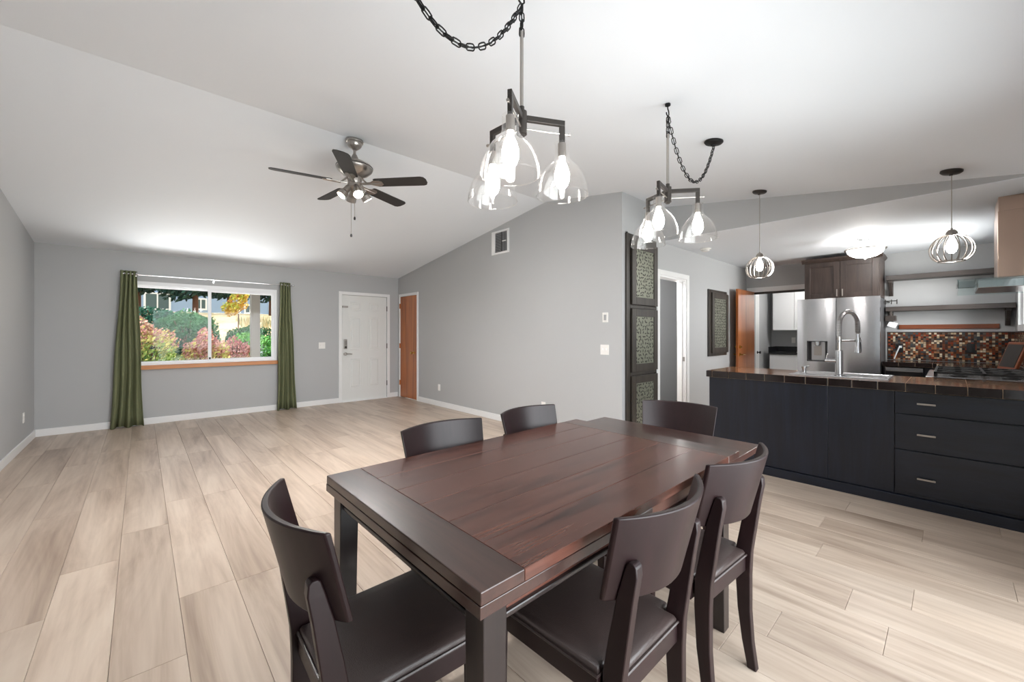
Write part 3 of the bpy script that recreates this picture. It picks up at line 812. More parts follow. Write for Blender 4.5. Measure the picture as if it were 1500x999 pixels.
def chandelier(hx, hy, canx, arm0, label, lab2):
    zt = zc(hy)
    t = thing('chandelier', label, 'chandelier', (hx, hy, zt))
    t['group'] = 'three shade chandeliers over the table'
    # ceiling hook
    hk = MB().cyl((0, 0, -0.002), (0, 0, -0.012), 0.016, 14)
    hk.tube([(0, 0, -0.01), (0, 0, -0.03), (0.012, 0, -0.045), (0.014, 0, -0.062), (0.002, 0, -0.076), (-0.014, 0, -0.070), (-0.018, 0, -0.058)], 0.004, 6)
    obj('ceiling_hook', hk, M_chain, t, smooth=True)
    cx = canx - hx
    cp = MB().lathe([(0.0, 0), (0.062, 0), (0.064, -0.008), (0.055, -0.018), (0.020, -0.026), (0.014, -0.034), (0.0, -0.036)], (cx, 0, -0.001), 24)
    i0 = 0
    cp.xform(Matrix.Translation((cx, 0, 0)) @ Matrix.Rotation(math.atan(SN), 4, 'X') @ Matrix.Translation((-cx, 0, 0)))
    obj('canopy', cp, M_chain, t, smooth=True)
    chain(t, catenary((cx, 0, -0.034), (0, 0, -0.078), 0.325))
    chain(t, [(0, 0, -0.080), (0, 0, -0.190)], 'drop_chain')
    obj('rod', MB().cyl((0, 0, -0.185), (0, 0, -0.50), 0.0075), M_nickel, t, smooth=True)
    hub = obj('hub', MB().cyl((0, 0, -0.485), (0, 0, -0.51), 0.011).cyl((0, 0, -0.505), (0, 0, -0.595), 0.021, 18).cyl((0, 0, -0.595), (0, 0, -0.604), 0.012), M_bronze, t, smooth=True)
    R_, zA, w_ = 0.172, -0.530, 0.0085
    for k in range(3):
        a = arm0 + k * 2 * PI / 3
        m4 = Matrix.Rotation(a, 4, 'Z')
        mb = MB().box(0.018, R_ + 0.0105, -w_, w_, zA - 0.011, zA + 0.011).box(R_ - 0.0105, R_ + 0.0105, -w_, w_, zA - 0.088, zA - 0.011)
        ar = obj('arm', mb.xform(m4), M_bronze, t, bevel=0.0015)
        obj('cross_pin', MB().cyl((0.02, 0, zA - 0.042), (R_ + 0.034, 0, zA - 0.042), 0.0032, 8).cyl((R_ + 0.028, 0, zA - 0.042), (R_ + 0.036, 0, zA - 0.042), 0.006, 8).xform(m4), M_nickel, ar, smooth=True)
        px, py = R_ * math.cos(a), R_ * math.sin(a); z0 = zA - 0.085
        sh = MB().lathe(SH_PROF + [(r - 0.0025, h + 0.001) for r, h in SH_PROF[::-1]] + [SH_PROF[0]], (px, py, z0), 36)
        s_ = obj('glass_shade', sh, M_shade, t, smooth=True, sharp=50)
        obj('rim', MB().tube([(px + 0.1055 * math.cos(b_), py + 0.1055 * math.sin(b_), z0 - 0.208) for b_ in [2 * PI * i / 36 for i in range(36)]], 0.0022, 5, True), M_shade, s_, smooth=True)
        sk = obj('socket', MB().cyl((px, py, z0 + 0.004), (px, py, z0 - 0.052), 0.0165, 14), M_nickel, ar, smooth=True)
        obj('bulb', bulb_bm((px, py, z0 - 0.050), 0.95), M_bulb, t, smooth=True)
    return t
chandelier(1.118, 1.16, 0.46, math.radians(-27.6), 'nearer chandelier with three clear glass bell shades, over the table centre', '')
chandelier(2.343, 1.16, 3.042, math.radians(-50), 'farther chandelier with three clear bell shades and swagged chain to round canopy', '')

# ------------------------------------------------------------------ caged pendants over the island
def pendant(x, y, zb, label):
    zt = zc(y)
    t = thing('pendant_light', label, 'pendant light', (x, y, zt), 0, 'caged pendants over the island')
    cp = MB().lathe([(0.0, 0), (0.062, 0), (0.062, -0.012), (0.050, -0.022), (0.012, -0.026), (0.010, -0.036), (0.0, -0.036)], (0, 0, -0.001), 24)
    cp.xform(Matrix.Rotation(math.atan(SN), 4, 'X'))
    obj('canopy', cp, M_bronze, t, smooth=True)
    z1 = zb - zt
    obj('cord', MB().cyl((0, 0, -0.03), (0, 0, z1 + 0.225), 0.003, 6), M_nickel, t, smooth=True)
    obj('cap', MB().lathe([(0.0, 0.246), (0.007, 0.244), (0.007, 0.232), (0.018, 0.230), (0.030, 0.215), (0.034, 0.196), (0.034, 0.186), (0.0, 0.186)], (0, 0, z1), 18), M_nickel, t, smooth=True)
    n = 18
    for i in range(n):
        a = 2 * PI * i / n
        pts = []
        for j in range(13):
            u = j / 12; b_ = -0.98 + 2.30 * u   # from the bottom ring up to the cap
            r = 0.124 * math.cos(b_ * 0.98) if b_ > -2 else 0
            r = max(0.030, 0.120 * math.cos(-0.95 + 2.27 * u)); z = 0.092 + 0.098 * math.sin(-1.18 + 2.55 * u) / 0.95
            pts.append((r * math.cos(a), r * math.sin(a), z1 + z))
        obj('cage_rib', MB().tube(pts, 0.0032, 5), M_nickel, t, smooth=True)
    obj('bottom_ring', MB().tube([(0.071 * math.cos(2 * PI * i / 28), 0.071 * math.sin(2 * PI * i / 28), z1 - 0.004) for i in range(28)], 0.004, 6, True), M_nickel, t, smooth=True)
    obj('bulb', bulb_bm((0, 0, z1 + 0.186), 0.95), M_bulb, t, smooth=True)
    return t
pendant(4.49, 1.28, 1.855, 'farther caged pendant above the left half of the island')
pendant(4.48, 0.0, 1.842, 'nearer caged pendant hanging above island beside the range hood')

# ------------------------------------------------------------------ ceiling fan
f = thing('ceiling_fan', 'brushed nickel ceiling fan with five black blades and spotlights', 'ceiling fan', (1.41, YR, ZR))
obj('canopy', MB().lathe([(0.0, 0.0), (0.072, 0.0), (0.076, -0.012), (0.072, -0.026), (0.064, -0.030), (0.062, -0.048), (0.050, -0.066), (0.030, -0.082), (0.018, -0.092), (0.0, -0.094)], (0, 0, -0.004), 28), M_nickel, f, smooth=True)
obj('downrod', MB().cyl((0, 0, -0.09), (0, 0, -0.20), 0.012).lathe([(0.018, -0.135), (0.032, -0.165), (0.036, -0.19), (0.0, -0.19)], (0, 0, 0), 18), M_nickel, f, smooth=True)
obj('motor_housing', MB().lathe([(0.0, -0.192), (0.05, -0.195), (0.100, -0.206), (0.140, -0.228), (0.156, -0.246), (0.156, -0.262), (0.146, -0.282), (0.116, -0.306), (0.080, -0.326), (0.060, -0.335), (0.0, -0.336)], (0, 0, 0), 32), M_nickel, f, smooth=True, sharp=25)
obj('vent_band', MB().lathe([(0.1575, -0.247), (0.1575, -0.252), (0.155, -0.254)], (0, 0, 0), 32), M_black, f, smooth=True)
lk = obj('light_kit', MB().lathe([(0.0, -0.334), (0.060, -0.336), (0.064, -0.362), (0.056, -0.392), (0.060, -0.398), (0.060, -0.430), (0.040, -0.448), (0.0, -0.452)], (0, 0, 0), 28), M_nickel, f, smooth=True, sharp=25)
zb_ = 2.64 - ZR
for k in range(5):
    a = math.radians(24 + 72 * k); m4 = Matrix.Rotation(a, 4, 'Z') @ Matrix.Translation((0, 0, zb_)) @ Matrix.Rotation(math.radians(-12), 4, 'X')
    pts = [(0.19, -0.052), (0.21, -0.060), (0.62, -0.066), (0.648, -0.055), (0.662, -0.025), (0.662, 0.025), (0.648, 0.055), (0.62, 0.066), (0.21, 0.060), (0.19, 0.052)]
    bl = obj('blade', MB().prism(pts, 'z', -0.003, 0.003).xform(m4), M_blade, f, bevel=0.0015)
    ir = MB().prism([(0.06, -0.014), (0.15, -0.016), (0.19, -0.040), (0.235, -0.042), (0.262, -0.022), (0.262, 0.022), (0.235, 0.042), (0.19, 0.040), (0.15, 0.016), (0.06, 0.014)], 'z', -0.009, -0.0032)
    ir.tube([(0.255, 0, -0.007), (0.12, 0, -0.010), (0.055, 0, 0.05)], 0.009, 6)
    obj('blade_iron', ir.xform(m4), M_nickel, bl, smooth=True, sharp=30)
for k, az in enumerate((-0.83 + PI * 0.0, -0.83 + PI / 2, -0.83 + PI, -0.83 + 3 * PI / 2)):
    az = math.radians((-96, -6, 84, 174)[k])
    d = Vector((math.cos(az) * 0.60, math.sin(az) * 0.60, -0.80)).normalized()
    p = Vector((0.042 * math.cos(az), 0.042 * math.sin(az), -0.425))
    s_ = obj('spotlight', MB().lathe([(0.0, 0.0), (0.022, 0.002), (0.027, 0.02), (0.028, 0.062), (0.040, 0.078), (0.042, 0.122), (0.038, 0.122), (0.036, 0.084), (0.0, 0.084)], p, 22, d), M_nickel, f, smooth=True, sharp=30)
    obj('bulb', MB().lathe([(0.0, 0.085), (0.0355, 0.085), (0.034, 0.089), (0.018, 0.092), (0.0, 0.093)], p, 20, d), M_spot, s_, smooth=True)
for (x, y, l) in ((0.012, 0.03, 0.235), (-0.030, 0.022, 0.395)):
    l0 = -0.445
    pc = obj('pull_chain', MB().cyl((x * 0.8, y * 0.8, l0), (x * 0.8, y * 0.8, l0 - l), 0.0024, 6), M_nickel, f)
    obj('pull_knob', MB().lathe([(0.0, 0.0), (0.006, -0.004), (0.010, -0.018), (0.008, -0.032), (0.0, -0.034)], (x * 0.8, y * 0.8, l0 - l), 10), M_black, pc, smooth=True)
# ------------------------------------------------------------------ kitchen island (peninsula) and its tiled counter
IX = 4.225
isl = thing('kitchen_island', 'navy black wooden kitchen island with three drawers at the right', 'kitchen island', (0, 0, 0))
obj('body', MB().box(IX + 0.018, IX + 0.034, YN + 0.004, 1.655, 0.0, 0.8605).box(4.82, 4.84, YN + 0.004, 1.655, 0.0, 0.8605).box(IX + 0.034, 4.82, 1.637, 1.655, 0.0, 0.8605).box(IX + 0.034, 4.82, YN + 0.004, YN + 0.022, 0.0, 0.8605).box(IX + 0.034, 4.82, YN + 0.022, 1.637, 0.08, 0.10), M_navy, isl)
obj('side_panel', box(IX, IX + 0.018, 0.7005, 1.655, 0.085, 0.8605), M_navy, isl, bevel=0.0015)
obj('side_panel', box(IX, IX + 0.018, 0.297, 0.6985, 0.085, 0.8605), M_navy, isl, bevel=0.0015)
obj('stile', box(IX + 0.008, IX + 0.018, YN + 0.004, 0.292, 0.085, 0.8605), M_navy, isl)
pts = [(IX + 0.018, 0.0), (IX - 0.006, 0.0), (IX - 0.006, 0.074), (IX + 0.004, 0.080), (IX + 0.018, 0.080)]
obj('plinth', MB().prism([(p[0], p[1]) for p in pts], 'y', YN + 0.004, 1.657), M_navy_y, isl, bevel=0.002)
for a, b in ((0.698, 0.858), (0.430, 0.690), (0.108, 0.421)):
    d = obj('drawer', box(IX - 0.010, IX + 0.010, -0.50, 0.290, a, b), M_navy_y, isl, bevel=0.002)
    zc_ = {0.698: 0.779, 0.430: 0.552, 0.108: 0.230}[a]
    for y in (0.125, -0.43):
        mb = MB().box(IX - 0.036, IX - 0.028, y - 0.048, y + 0.048, zc_ - 0.006, zc_ + 0.006)
        for q in (-0.038, 0.038): mb.box(IX - 0.030, IX - 0.010, y + q - 0.004, y + q + 0.004, zc_ - 0.004, zc_ + 0.004)
        obj('handle', mb, M_nickel, d, bevel=0.001)
ct = thing('island_countertop', 'brown tiled countertop with black edge tiles on the island', 'countertop', (0, 0, 0))
CX0, CX1, CY0, CY1, CZ = 4.195, 4.885, YN + 0.004, 1.675, 0.925
SKX0, SKX1, SKY0, SKY1 = 4.36, 4.80, 0.36, 0.98
mb = MB()
z0, z1 = 0.862, CZ - 0.0016
xi = CX0 + 0.008
mb.box(xi, SKX0, CY0, CY1 - 0.008, z0, z1); mb.box(SKX1, CX1, CY0, CY1 - 0.008, z0, z1)
mb.box(SKX0, SKX1, CY0, SKY0, z0, z1); mb.box(SKX0, SKX1, SKY1, CY1 - 0.008, z0, z1)
obj('grout_bed', mb, M_grout, ct)
edge_y = [1.619 - 0.154 * k for k in range(14)]
g = 0.0022
ys = [CY1 - 0.004] + edge_y + [CY0]
for a, b in zip(ys[1:], ys[:-1]):
    obj('edge_tile', box(CX0, CX0 + 0.0085, a + g, b - g, 0.8635, CZ), M_edgeTile, ct, bevel=0.002)
for x in [CX0 + 0.154 * k for k in range(5)]:
    xe = min(x + 0.154, CX1)
    if xe - x > 0.03: obj('edge_tile', box(x + g, xe - g, CY1 - 0.0085, CY1, 0.8635, CZ), M_edgeTile, ct, bevel=0.002)
txs = [CX0 + 0.010, CX0 + 0.165, CX0 + 0.475, CX1]
tys = [CY1 - 0.010] + edge_y[1::2] + [CY0]
for xa, xb in zip(txs[:-1], txs[1:]):
    for ya, yb in zip(tys[1:], tys[:-1]):
        # tiles are cut round the sink
        cuts = [(xa + 0.0012, xb - 0.0012, ya + 0.0012, yb - 0.0012)]
        if xb > SKX0 and xa < SKX1 and yb > SKY0 and ya < SKY1:
            cuts = []
            if xa < SKX0: cuts.append((xa + 0.0012, SKX0, ya + 0.0012, yb - 0.0012))
            if xb > SKX1: cuts.append((SKX1, xb - 0.0012, ya + 0.0012, yb - 0.0012))
            x0_, x1_ = max(xa + 0.0012, SKX0), min(xb - 0.0012, SKX1)
            if ya < SKY0: cuts.append((x0_, x1_, ya + 0.0012, SKY0))
            if yb > SKY1: cuts.append((x0_, x1_, SKY1, yb - 0.0012))
        if yb - ya < 0.01: continue
        m = MB()
        for c_ in cuts: m.box(c_[0], c_[1], c_[2], c_[3], CZ - 0.0016, CZ)
        obj('tile', m, M_topTile, ct)
# sink
sk = thing('kitchen_sink', 'stainless steel drop-in sink in the tiled island counter', 'sink', (0, 0, 0))
mb = MB()
def rr(x0, x1, y0, y1, z): return [(x0, y0, z), (x1, y0, z), (x1, y1, z), (x0, y1, z)]
o_ = (SKX0 - 0.025, SKX1 + 0.025, SKY0 - 0.025, SKY1 + 0.025)
i_ = (SKX0 + 0.085, SKX1 - 0.02, SKY0 + 0.02, SKY1 - 0.02)
mb.loft([rr(*o_, CZ + 0.0005), rr(o_[0] + 0.006, o_[1] - 0.006, o_[2] + 0.006, o_[3] - 0.006, CZ + 0.009), rr(i_[0] - 0.012, i_[1] + 0.012, i_[2] - 0.012, i_[3] + 0.012, CZ + 0.008), rr(*i_, CZ - 0.002),
         rr(i_[0] + 0.02, i_[1] - 0.02, i_[2] + 0.02, i_[3] - 0.02, CZ - 0.18)], cap=False)
b_ = len(mb.v) - 4; mb.face((b_, b_ + 1, b_ + 2, b_ + 3))
obj('basin', mb, M_steelflat, sk, smooth=True, sharp=50)
obj('divider', box(i_[0] + 0.004, i_[1] - 0.004, 0.655, 0.675, CZ - 0.16, CZ - 0.012), M_steelflat, sk, bevel=0.005)
for y in (0.51, 0.82):
    obj('drain', MB().cyl((4.60, y, CZ - 0.18), (4.60, y, CZ - 0.175), 0.04, 18), M_chrome, sk)
# spring faucet
fx, fy, fz = 4.425, 0.655, CZ + 0.0085
fa = thing('kitchen_faucet', 'tall spring neck pull-down faucet behind the sink rim', 'faucet', (fx, fy, fz))
obj('body', MB().lathe([(0.0, 0), (0.036, 0), (0.036, 0.008), (0.028, 0.014), (0.026, 0.21), (0.024, 0.218), (0.0, 0.218)], (0, 0, 0), 22), M_steelflat, fa, smooth=True)
obj('handle', MB().cyl((0, 0.02, 0.125), (0, 0.085, 0.125), 0.017, 16).cyl((0, 0.085, 0.125), (0, 0.095, 0.125), 0.021, 16).tube([(0, 0.088, 0.13), (-0.004, 0.086, 0.165), (-0.008, 0.078, 0.185)], 0.005, 8), M_steelflat, fa, smooth=True)
ax, ay = 0.072, -0.052   # direction of the spout over the basin
path = [(0, 0, 0.21), (0, 0, 0.30), (0, 0, 0.44)]
for i in range(1, 13):
    a = PI * i / 12; path.append((ax * (1 - math.cos(a)) , ay * (1 - math.cos(a)), 0.44 + 0.112 * math.sin(a)))
path += [(2 * ax, 2 * ay, 0.40), (2 * ax, 2 * ay, 0.355)]
obj('hose', MB().tube(path, 0.0125, 8), M_nickel, fa, smooth=True)
# coil
pp = [Vector(p) for p in path]; sp = []
L_ = [0.0]
for a, b in zip(pp[:-1], pp[1:]): L_.append(L_[-1] + (b - a).length)
turns = 62; ns = turns * 8
hor = Vector((ax, ay, 0)).normalized(); side = Vector((-hor.y, hor.x, 0))
j = 0
for i in range(ns + 1):
    d = L_[-1] * (0.20 + 0.78 * i / ns)
    while j < len(L_) - 2 and L_[j + 1] < d: j += 1
    t = (d - L_[j]) / (L_[j + 1] - L_[j]); p = pp[j].lerp(pp[j + 1], t); tg = (pp[j + 1] - pp[j]).normalized()
    nrm = side.cross(tg).normalized(); a = 2 * PI * i / 8
    sp.append(p + side * 0.0165 * math.cos(a) + nrm * 0.0165 * math.sin(a))
obj('spring_coil', MB().tube(sp, 0.0036, 5), M_steelflat, fa, smooth=True)
obj('support_arm', MB().cyl((0, 0, 0.30), (2 * ax, 2 * ay, 0.30), 0.006, 8).lathe([(0.022, -0.012), (0.024, -0.012), (0.024, 0.012), (0.022, 0.012), (0.022, -0.012)], (2 * ax, 2 * ay, 0.30), 16).cyl((0, 0, 0.285), (0, 0, 0.315), 0.018, 14), M_steelflat, fa, smooth=True)
obj('spray_head', MB().lathe([(0.0, 0.36), (0.014, 0.36), (0.016, 0.31), (0.018, 0.24), (0.024, 0.205), (0.024, 0.195), (0.0, 0.195)], (2 * ax, 2 * ay, 0), 18), M_steelflat, fa, smooth=True)
obj('spray_trigger', MB().tube([(2 * ax + 0.022, 2 * ay - 0.012, 0.33), (2 * ax + 0.030, 2 * ay - 0.016, 0.27), (2 * ax + 0.034, 2 * ay - 0.018, 0.205)], 0.005, 8), M_blackplastic, fa, smooth=True)
sd2 = thing('soap_dispenser', 'small stainless soap dispenser left of the faucet', 'soap dispenser', (4.43, 0.905, CZ + 0.0085))
obj('body', MB().lathe([(0.0, 0), (0.022, 0), (0.022, 0.004), (0.016, 0.010), (0.015, 0.04), (0.019, 0.055), (0.019, 0.066), (0.0, 0.068)], (0, 0, 0), 18), M_steelflat, sd2, smooth=True)
obj('spout', MB().cyl((0, 0, 0.060), (0.075, -0.02, 0.064), 0.006, 8), M_blackplastic, sd2, smooth=True)

# ------------------------------------------------------------------ fridge and the cabinet above it
fr = thing('refrigerator', 'stainless steel french door refrigerator with water dispenser', 'refrigerator', (0, 0, 0))
FX = 7.15; fy0, fy1, fm = 0.637, 1.545, 1.091
obj('body', box(FX + 0.075, 7.90, fy0 + 0.006, fy1 - 0.006, 0.02, 1.785), M_grey, fr, bevel=0.004)
def fridge_door(name, y0, y1, z0, z1, bulge=0.014, hole=None):
    """gently bowed door skin facing -x; an optional opening for the dispenser"""
    mb = MB(); ys = [y0 + (y1 - y0) * i / 16 for i in range(17)]; zs = [z0, z1]
    if hole: ys = sorted(set([round(q, 4) for q in ys if not any(abs(q - h_) < 0.008 for h_ in hole[:2])] + [hole[0], hole[1]])); zs = [z0, hole[2], hole[3], z1]
    fx = lambda y: FX - bulge * (1 - ((2 * (y - y0) / (y1 - y0)) - 1) ** 2)
    for a, b in zip(ys[:-1], ys[1:]):
        for c_, d_ in zip(zs[:-1], zs[1:]):
            if hole and a >= hole[0] - 1e-5 and b <= hole[1] + 1e-5 and c_ >= hole[2] - 1e-5 and d_ <= hole[3] + 1e-5: continue
            k = len(mb.v)
            mb.v += [(fx(a), a, c_), (fx(b), b, c_), (fx(b), b, d_), (fx(a), a, d_), (FX + 0.07, a, c_), (FX + 0.07, b, c_), (FX + 0.07, b, d_), (FX + 0.07, a, d_)]
            mb.face((k, k + 1, k + 2, k + 3)); mb.face((k + 4, k + 7, k + 6, k + 5))
            if abs(a - y0) < 1e-5: mb.face((k, k + 3, k + 7, k + 4))
            if abs(b - y1) < 1e-5: mb.face((k + 1, k + 5, k + 6, k + 2))
            if c_ == z0: mb.face((k, k + 4, k + 5, k + 1))
            if d_ == z1: mb.face((k + 3, k + 2, k + 6, k + 7))
    return obj(name, mb, M_steel, fr, smooth=True, sharp=40, weld=True)
fd = fridge_door('door', fm + 0.004, fy1, 0.70, 1.795, 0.014, (1.185, 1.425, 0.90, 1.19))
fridge_door('door', fy0, fm - 0.004, 0.70, 1.795)
fridge_door('freezer_drawer', fy0, fy1, 0.06, 0.69, 0.012)
mb = MB().box(FX + 0.045, FX + 0.055, 1.185, 1.425, 0.90, 1.19).box(FX - 0.012, FX + 0.045, 1.185, 1.193, 0.90, 1.19).box(FX - 0.012, FX + 0.045, 1.417, 1.425, 0.90, 1.19).box(FX - 0.012, FX + 0.045, 1.193, 1.417, 1.182, 1.19).box(FX - 0.014, FX + 0.045, 1.193, 1.417, 0.90, 0.912)
obj('dispenser_recess', mb, M_grey, fd)
dp = obj('dispenser_panel', box(FX + 0.012, FX + 0.045, 1.215, 1.375, 0.915, 1.178), M_panelgrey, fd, bevel=0.004)
obj('dispenser_nozzle', MB().cyl((FX + 0.0, 1.30, 1.182), (FX + 0.0, 1.30, 1.135), 0.036, 20).cyl((FX + 0.0, 1.30, 1.135), (FX + 0.0, 1.30, 1.125), 0.028, 20), M_chrome, fd, smooth=True)
obj('dispenser_paddle', box(FX + 0.002, FX + 0.012, 1.255, 1.345, 0.985, 1.115), M_nickel, fd, bevel=0.003)

oc = thing('fridge_cabinet', 'espresso wall cabinet with two doors above the refrigerator', 'cabinet', (0, 0, 0))
KX = 7.33
obj('box', MB().box(KX + 0.02, XK - 0.002, 0.655, 1.495, 1.80, 2.345), M_cab, oc)
cr_ = [(KX + 0.03, 2.335), (KX - 0.002, 2.335), (KX - 0.012, 2.352), (KX - 0.030, 2.372), (KX - 0.034, 2.392), (KX + 0.03, 2.392)]
mb = MB().prism(cr_, 'y', 0.625, 1.525)
mb.prism([(0.660, 2.335), (0.648, 2.352), (0.630, 2.372), (0.625, 2.392), (0.68, 2.392), (0.68, 2.335)], 'x', KX + 0.0, XK - 0.002)
mb.prism([(1.49, 2.335), (1.502, 2.352), (1.52, 2.372), (1.525, 2.392), (1.47, 2.392), (1.47, 2.335)], 'x', KX + 0.0, XK - 0.002)
obj('crown_moulding', mb, M_cab, oc)
def shaker(parent, y0, y1, z0, z1, x, fw=0.07):
    mb = MB(); mb.box(x, x + 0.02, y0, y0 + fw, z0, z1); mb.box(x, x + 0.02, y1 - fw, y1, z0, z1); mb.box(x, x + 0.02, y0 + fw, y1 - fw, z0, z0 + fw); mb.box(x, x + 0.02, y0 + fw, y1 - fw, z1 - fw, z1)
    d = obj('door', mb, M_cab, parent, bevel=0.003)
    obj('door_panel', box(x + 0.009, x + 0.014, y0 + fw, y1 - fw, z0 + fw, z1 - fw), M_cab, d)
    return d
dA = shaker(oc, 1.080, 1.492, 1.806, 2.332, KX); dB = shaker(oc, 0.662, 1.074, 1.806, 2.332, KX)
for d, y in ((dA, 1.108), (dB, 1.046)):
    obj('handle', MB().box(KX - 0.028, KX - 0.020, y - 0.007, y + 0.007, 1.83, 1.93).box(KX - 0.022, KX, y - 0.004, y + 0.004, 1.845, 1.853).box(KX - 0.022, KX, y - 0.004, y + 0.004, 1.907, 1.915), M_nickel, d, bevel=0.001)

# ------------------------------------------------------------------ shelves, knife strip, backsplash
def shelf(label, z, y0, y1, brk, name='wall_shelf'):
    t = thing(name, label, 'shelf', (0, 0, 0))
    obj('board', box(7.68, XK, y0, y1, z, z + 0.062), M_darkwood, t, bevel=0.003)
    for y in brk:
        mb = MB().box(XK - 0.03, XK, y - 0.022, y + 0.022, z - 0.21, z).box(7.74, XK - 0.03, y - 0.022, y + 0.022, z - 0.03, z)
        mb.prism([(XK - 0.03, z - 0.21), (XK - 0.03, z - 0.165), (7.785, z - 0.03), (7.745, z - 0.03)], 'y', y - 0.018, y + 0.018)
        obj('bracket', mb, M_darkwood, t, bevel=0.002)
    return t
shelf('long dark wood wall shelf, the upper one, running behind the range hood', 2.042, YN + 0.01, 0.622, (0.585, -0.47))
low_shelf = shelf('long dark wood wall shelf, the lower one, above the wooden knife strip', 1.607, YN + 0.01, 0.628, (0.585, -0.47))
obj('hanging_block', box(7.64, 7.745, 0.515, 0.628, 1.47, 1.545).box(7.69, 7.72, 0.56, 0.585, 1.545, 1.607), M_darkwood, low_shelf, bevel=0.003)
ks = obj('knife_strip', box(XK - 0.02, XK, -0.405, 0.505, 1.36, 1.42), M_strip, bevel=0.002)
tag(ks, 'reddish wooden knife strip on wall just above the mosaic tiles', 'knife strip')
# small note beside the fridge
nt_ = obj('paper_note', MB().box(-0.001, 0.001, -0.045, 0.045, -0.04, 0.04).xform(Matrix.Translation((7.66, 0.555, 1.420)) @ Matrix.Rotation(0.35, 4, 'X') @ Matrix.Rotation(0.5, 4, 'Y')), M_paper); tag(nt_, 'small white paper tag hanging under the dark block below the lower shelf', 'note')
hk = thing('hook_rack', 'dark metal hook rack high beside the fridge top', 'hook rack', (7.60, 0.60, 1.745))
obj('rail', MB().tube([(0.0, 0.03, 0), (0.0, -0.10, 0)], 0.007, 6).box(-0.005, 0.33, 0.0, 0.014, -0.007, 0.007), M_bronze, hk)
for y in (0.02, -0.04, -0.095): obj('hook', MB().tube([(0, y, 0.02), (0, y, -0.03), (-0.015, y, -0.042), (-0.03, y, -0.03)], 0.005, 6), M_bronze, hk, smooth=True)

rnd = random.Random(3)
pal = [(86, 50, 32), (120, 66, 38), (60, 42, 34), (150, 92, 58), (44, 36, 34), (98, 84, 74), (186, 164, 132), (70, 74, 76), (134, 54, 32), (170, 120, 84), (54, 58, 62), (208, 192, 164), (104, 60, 40), (78, 46, 34)]
TS = 0.0254
def mosaic(axis, a0, a1, z0, z1, plane, out, name_parent):
    mb = MB(); mb.tint = (1, 1, 1, 1)
    na, nz = int((a1 - a0) / TS), int((z1 - z0) / TS)
    for i in range(na):
        for k in range(nz):
            c_ = rnd.choice(pal); f_ = rnd.uniform(0.8, 1.15); mb.tint = tuple(min(1, q * f_) for q in rgb(*c_)[:3]) + (1,)
            a = a0 + i * TS; z = z0 + k * TS; d = rnd.uniform(0.0032, 0.0042)
            if axis == 'y': mb.box(plane - d, plane - 0.0008, a + 0.0012, a + TS - 0.0012, z + 0.0012, z + TS - 0.0012)
            else: mb.box(a + 0.0012, a + TS - 0.0012, plane + 0.0008, plane + d, z + 0.0012, z + TS - 0.0012)
    o = obj('mosaic_tile', mb, M_mosaic, name_parent); o['kind'] = 'stuff'
bs = struct('trim_backsplash', MB().box(XK - 0.001, XK, YN, 0.63, 0.925, 1.322).box(5.98, XK - 0.001, YN, YN + 0.001, 0.925, 1.322), M_groutdark)
mosaic('y', YN + 0.006, 0.625, 0.928, 1.322, XK, -1, bs)
mosaic('x', 5.99, XK - 0.006, 0.928, 1.322, YN, 1, bs)

# ------------------------------------------------------------------ wall counters, dishwasher, range, hood
bc = thing('wall_counter', 'black tiled counter along the back wall under the mosaic backsplash', 'countertop', (0, 0, 0))
obj('slab', MB().box(7.30, XK - 0.001, YN + 0.001, 0.625, 0.866, 0.918).box(5.985, 7.30, YN + 0.001, 0.115, 0.866, 0.918).box(4.90, 5.015, YN + 0.001, 0.115, 0.866, 0.918), M_grout, bc)
ey = [0.625 - 0.154 * k for k in range(4)] + [0.125]
for a, b in zip(ey[1:], ey[:-1]):
    obj('edge_tile', box(7.292, 7.30, a + g, b - g, 0.868, 0.923), M_edgeTile, bc, bevel=0.002)
for i in range(5):
    for k in range(2):
        y1_ = 0.625 - i * 0.231; x0_ = 7.302 + k * 0.313
        obj('tile', box(x0_ + g / 2, x0_ + 0.313 - g / 2, y1_ - 0.231 + g / 2, y1_ - g / 2, 0.918, 0.923), M_edgeTile, bc)
for i in range(4):
    for k in range(2):
        x0_ = 5.987 + i * 0.3275; y0_ = YN + 0.003 + k * 0.319
        obj('tile', box(x0_ + g / 2, x0_ + 0.3275 - g / 2, y0_ + g / 2, y0_ + 0.319 - g / 2, 0.918, 0.923), M_edgeTile, bc)
obj('tile', box(4.902, 5.013, YN + 0.003, 0.113, 0.918, 0.923), M_edgeTile, bc)
bcab = thing('base_cabinet', 'dark base cabinet under the back wall counter beside the fridge', 'cabinet', (0, 0, 0))
obj('box', MB().box(7.36, XK - 0.002, YN + 0.002, 0.24, 0.0, 0.864).box(7.36, XK - 0.002, 0.604, 0.622, 0.0, 0.864).box(6.0, 7.36, YN + 0.002, 0.06, 0.0, 0.864), M_navy, bcab)
obj('door', box(6.02, 6.66, 0.06, 0.08, 0.09, 0.85), M_navy, bcab, bevel=0.002)
obj('door', box(6.67, 7.30, 0.06, 0.08, 0.09, 0.85), M_navy, bcab, bevel=0.002)
dw = thing('dishwasher', 'stainless dishwasher under the black counter beside the fridge', 'dishwasher', (0, 0, 0))
obj('body', box(7.37, 7.92, 0.245, 0.60, 0.0, 0.85), M_grey, dw)
obj('front_panel', box(7.325, 7.37, 0.245, 0.60, 0.10, 0.72), M_steelflat, dw, bevel=0.003)
obj('control_panel', box(7.315, 7.37, 0.245, 0.60, 0.80, 0.852), M_steelflat, dw, bevel=0.003)
obj('handle_recess', box(7.35, 7.37, 0.25, 0.595, 0.72, 0.80), M_blackplastic, dw)

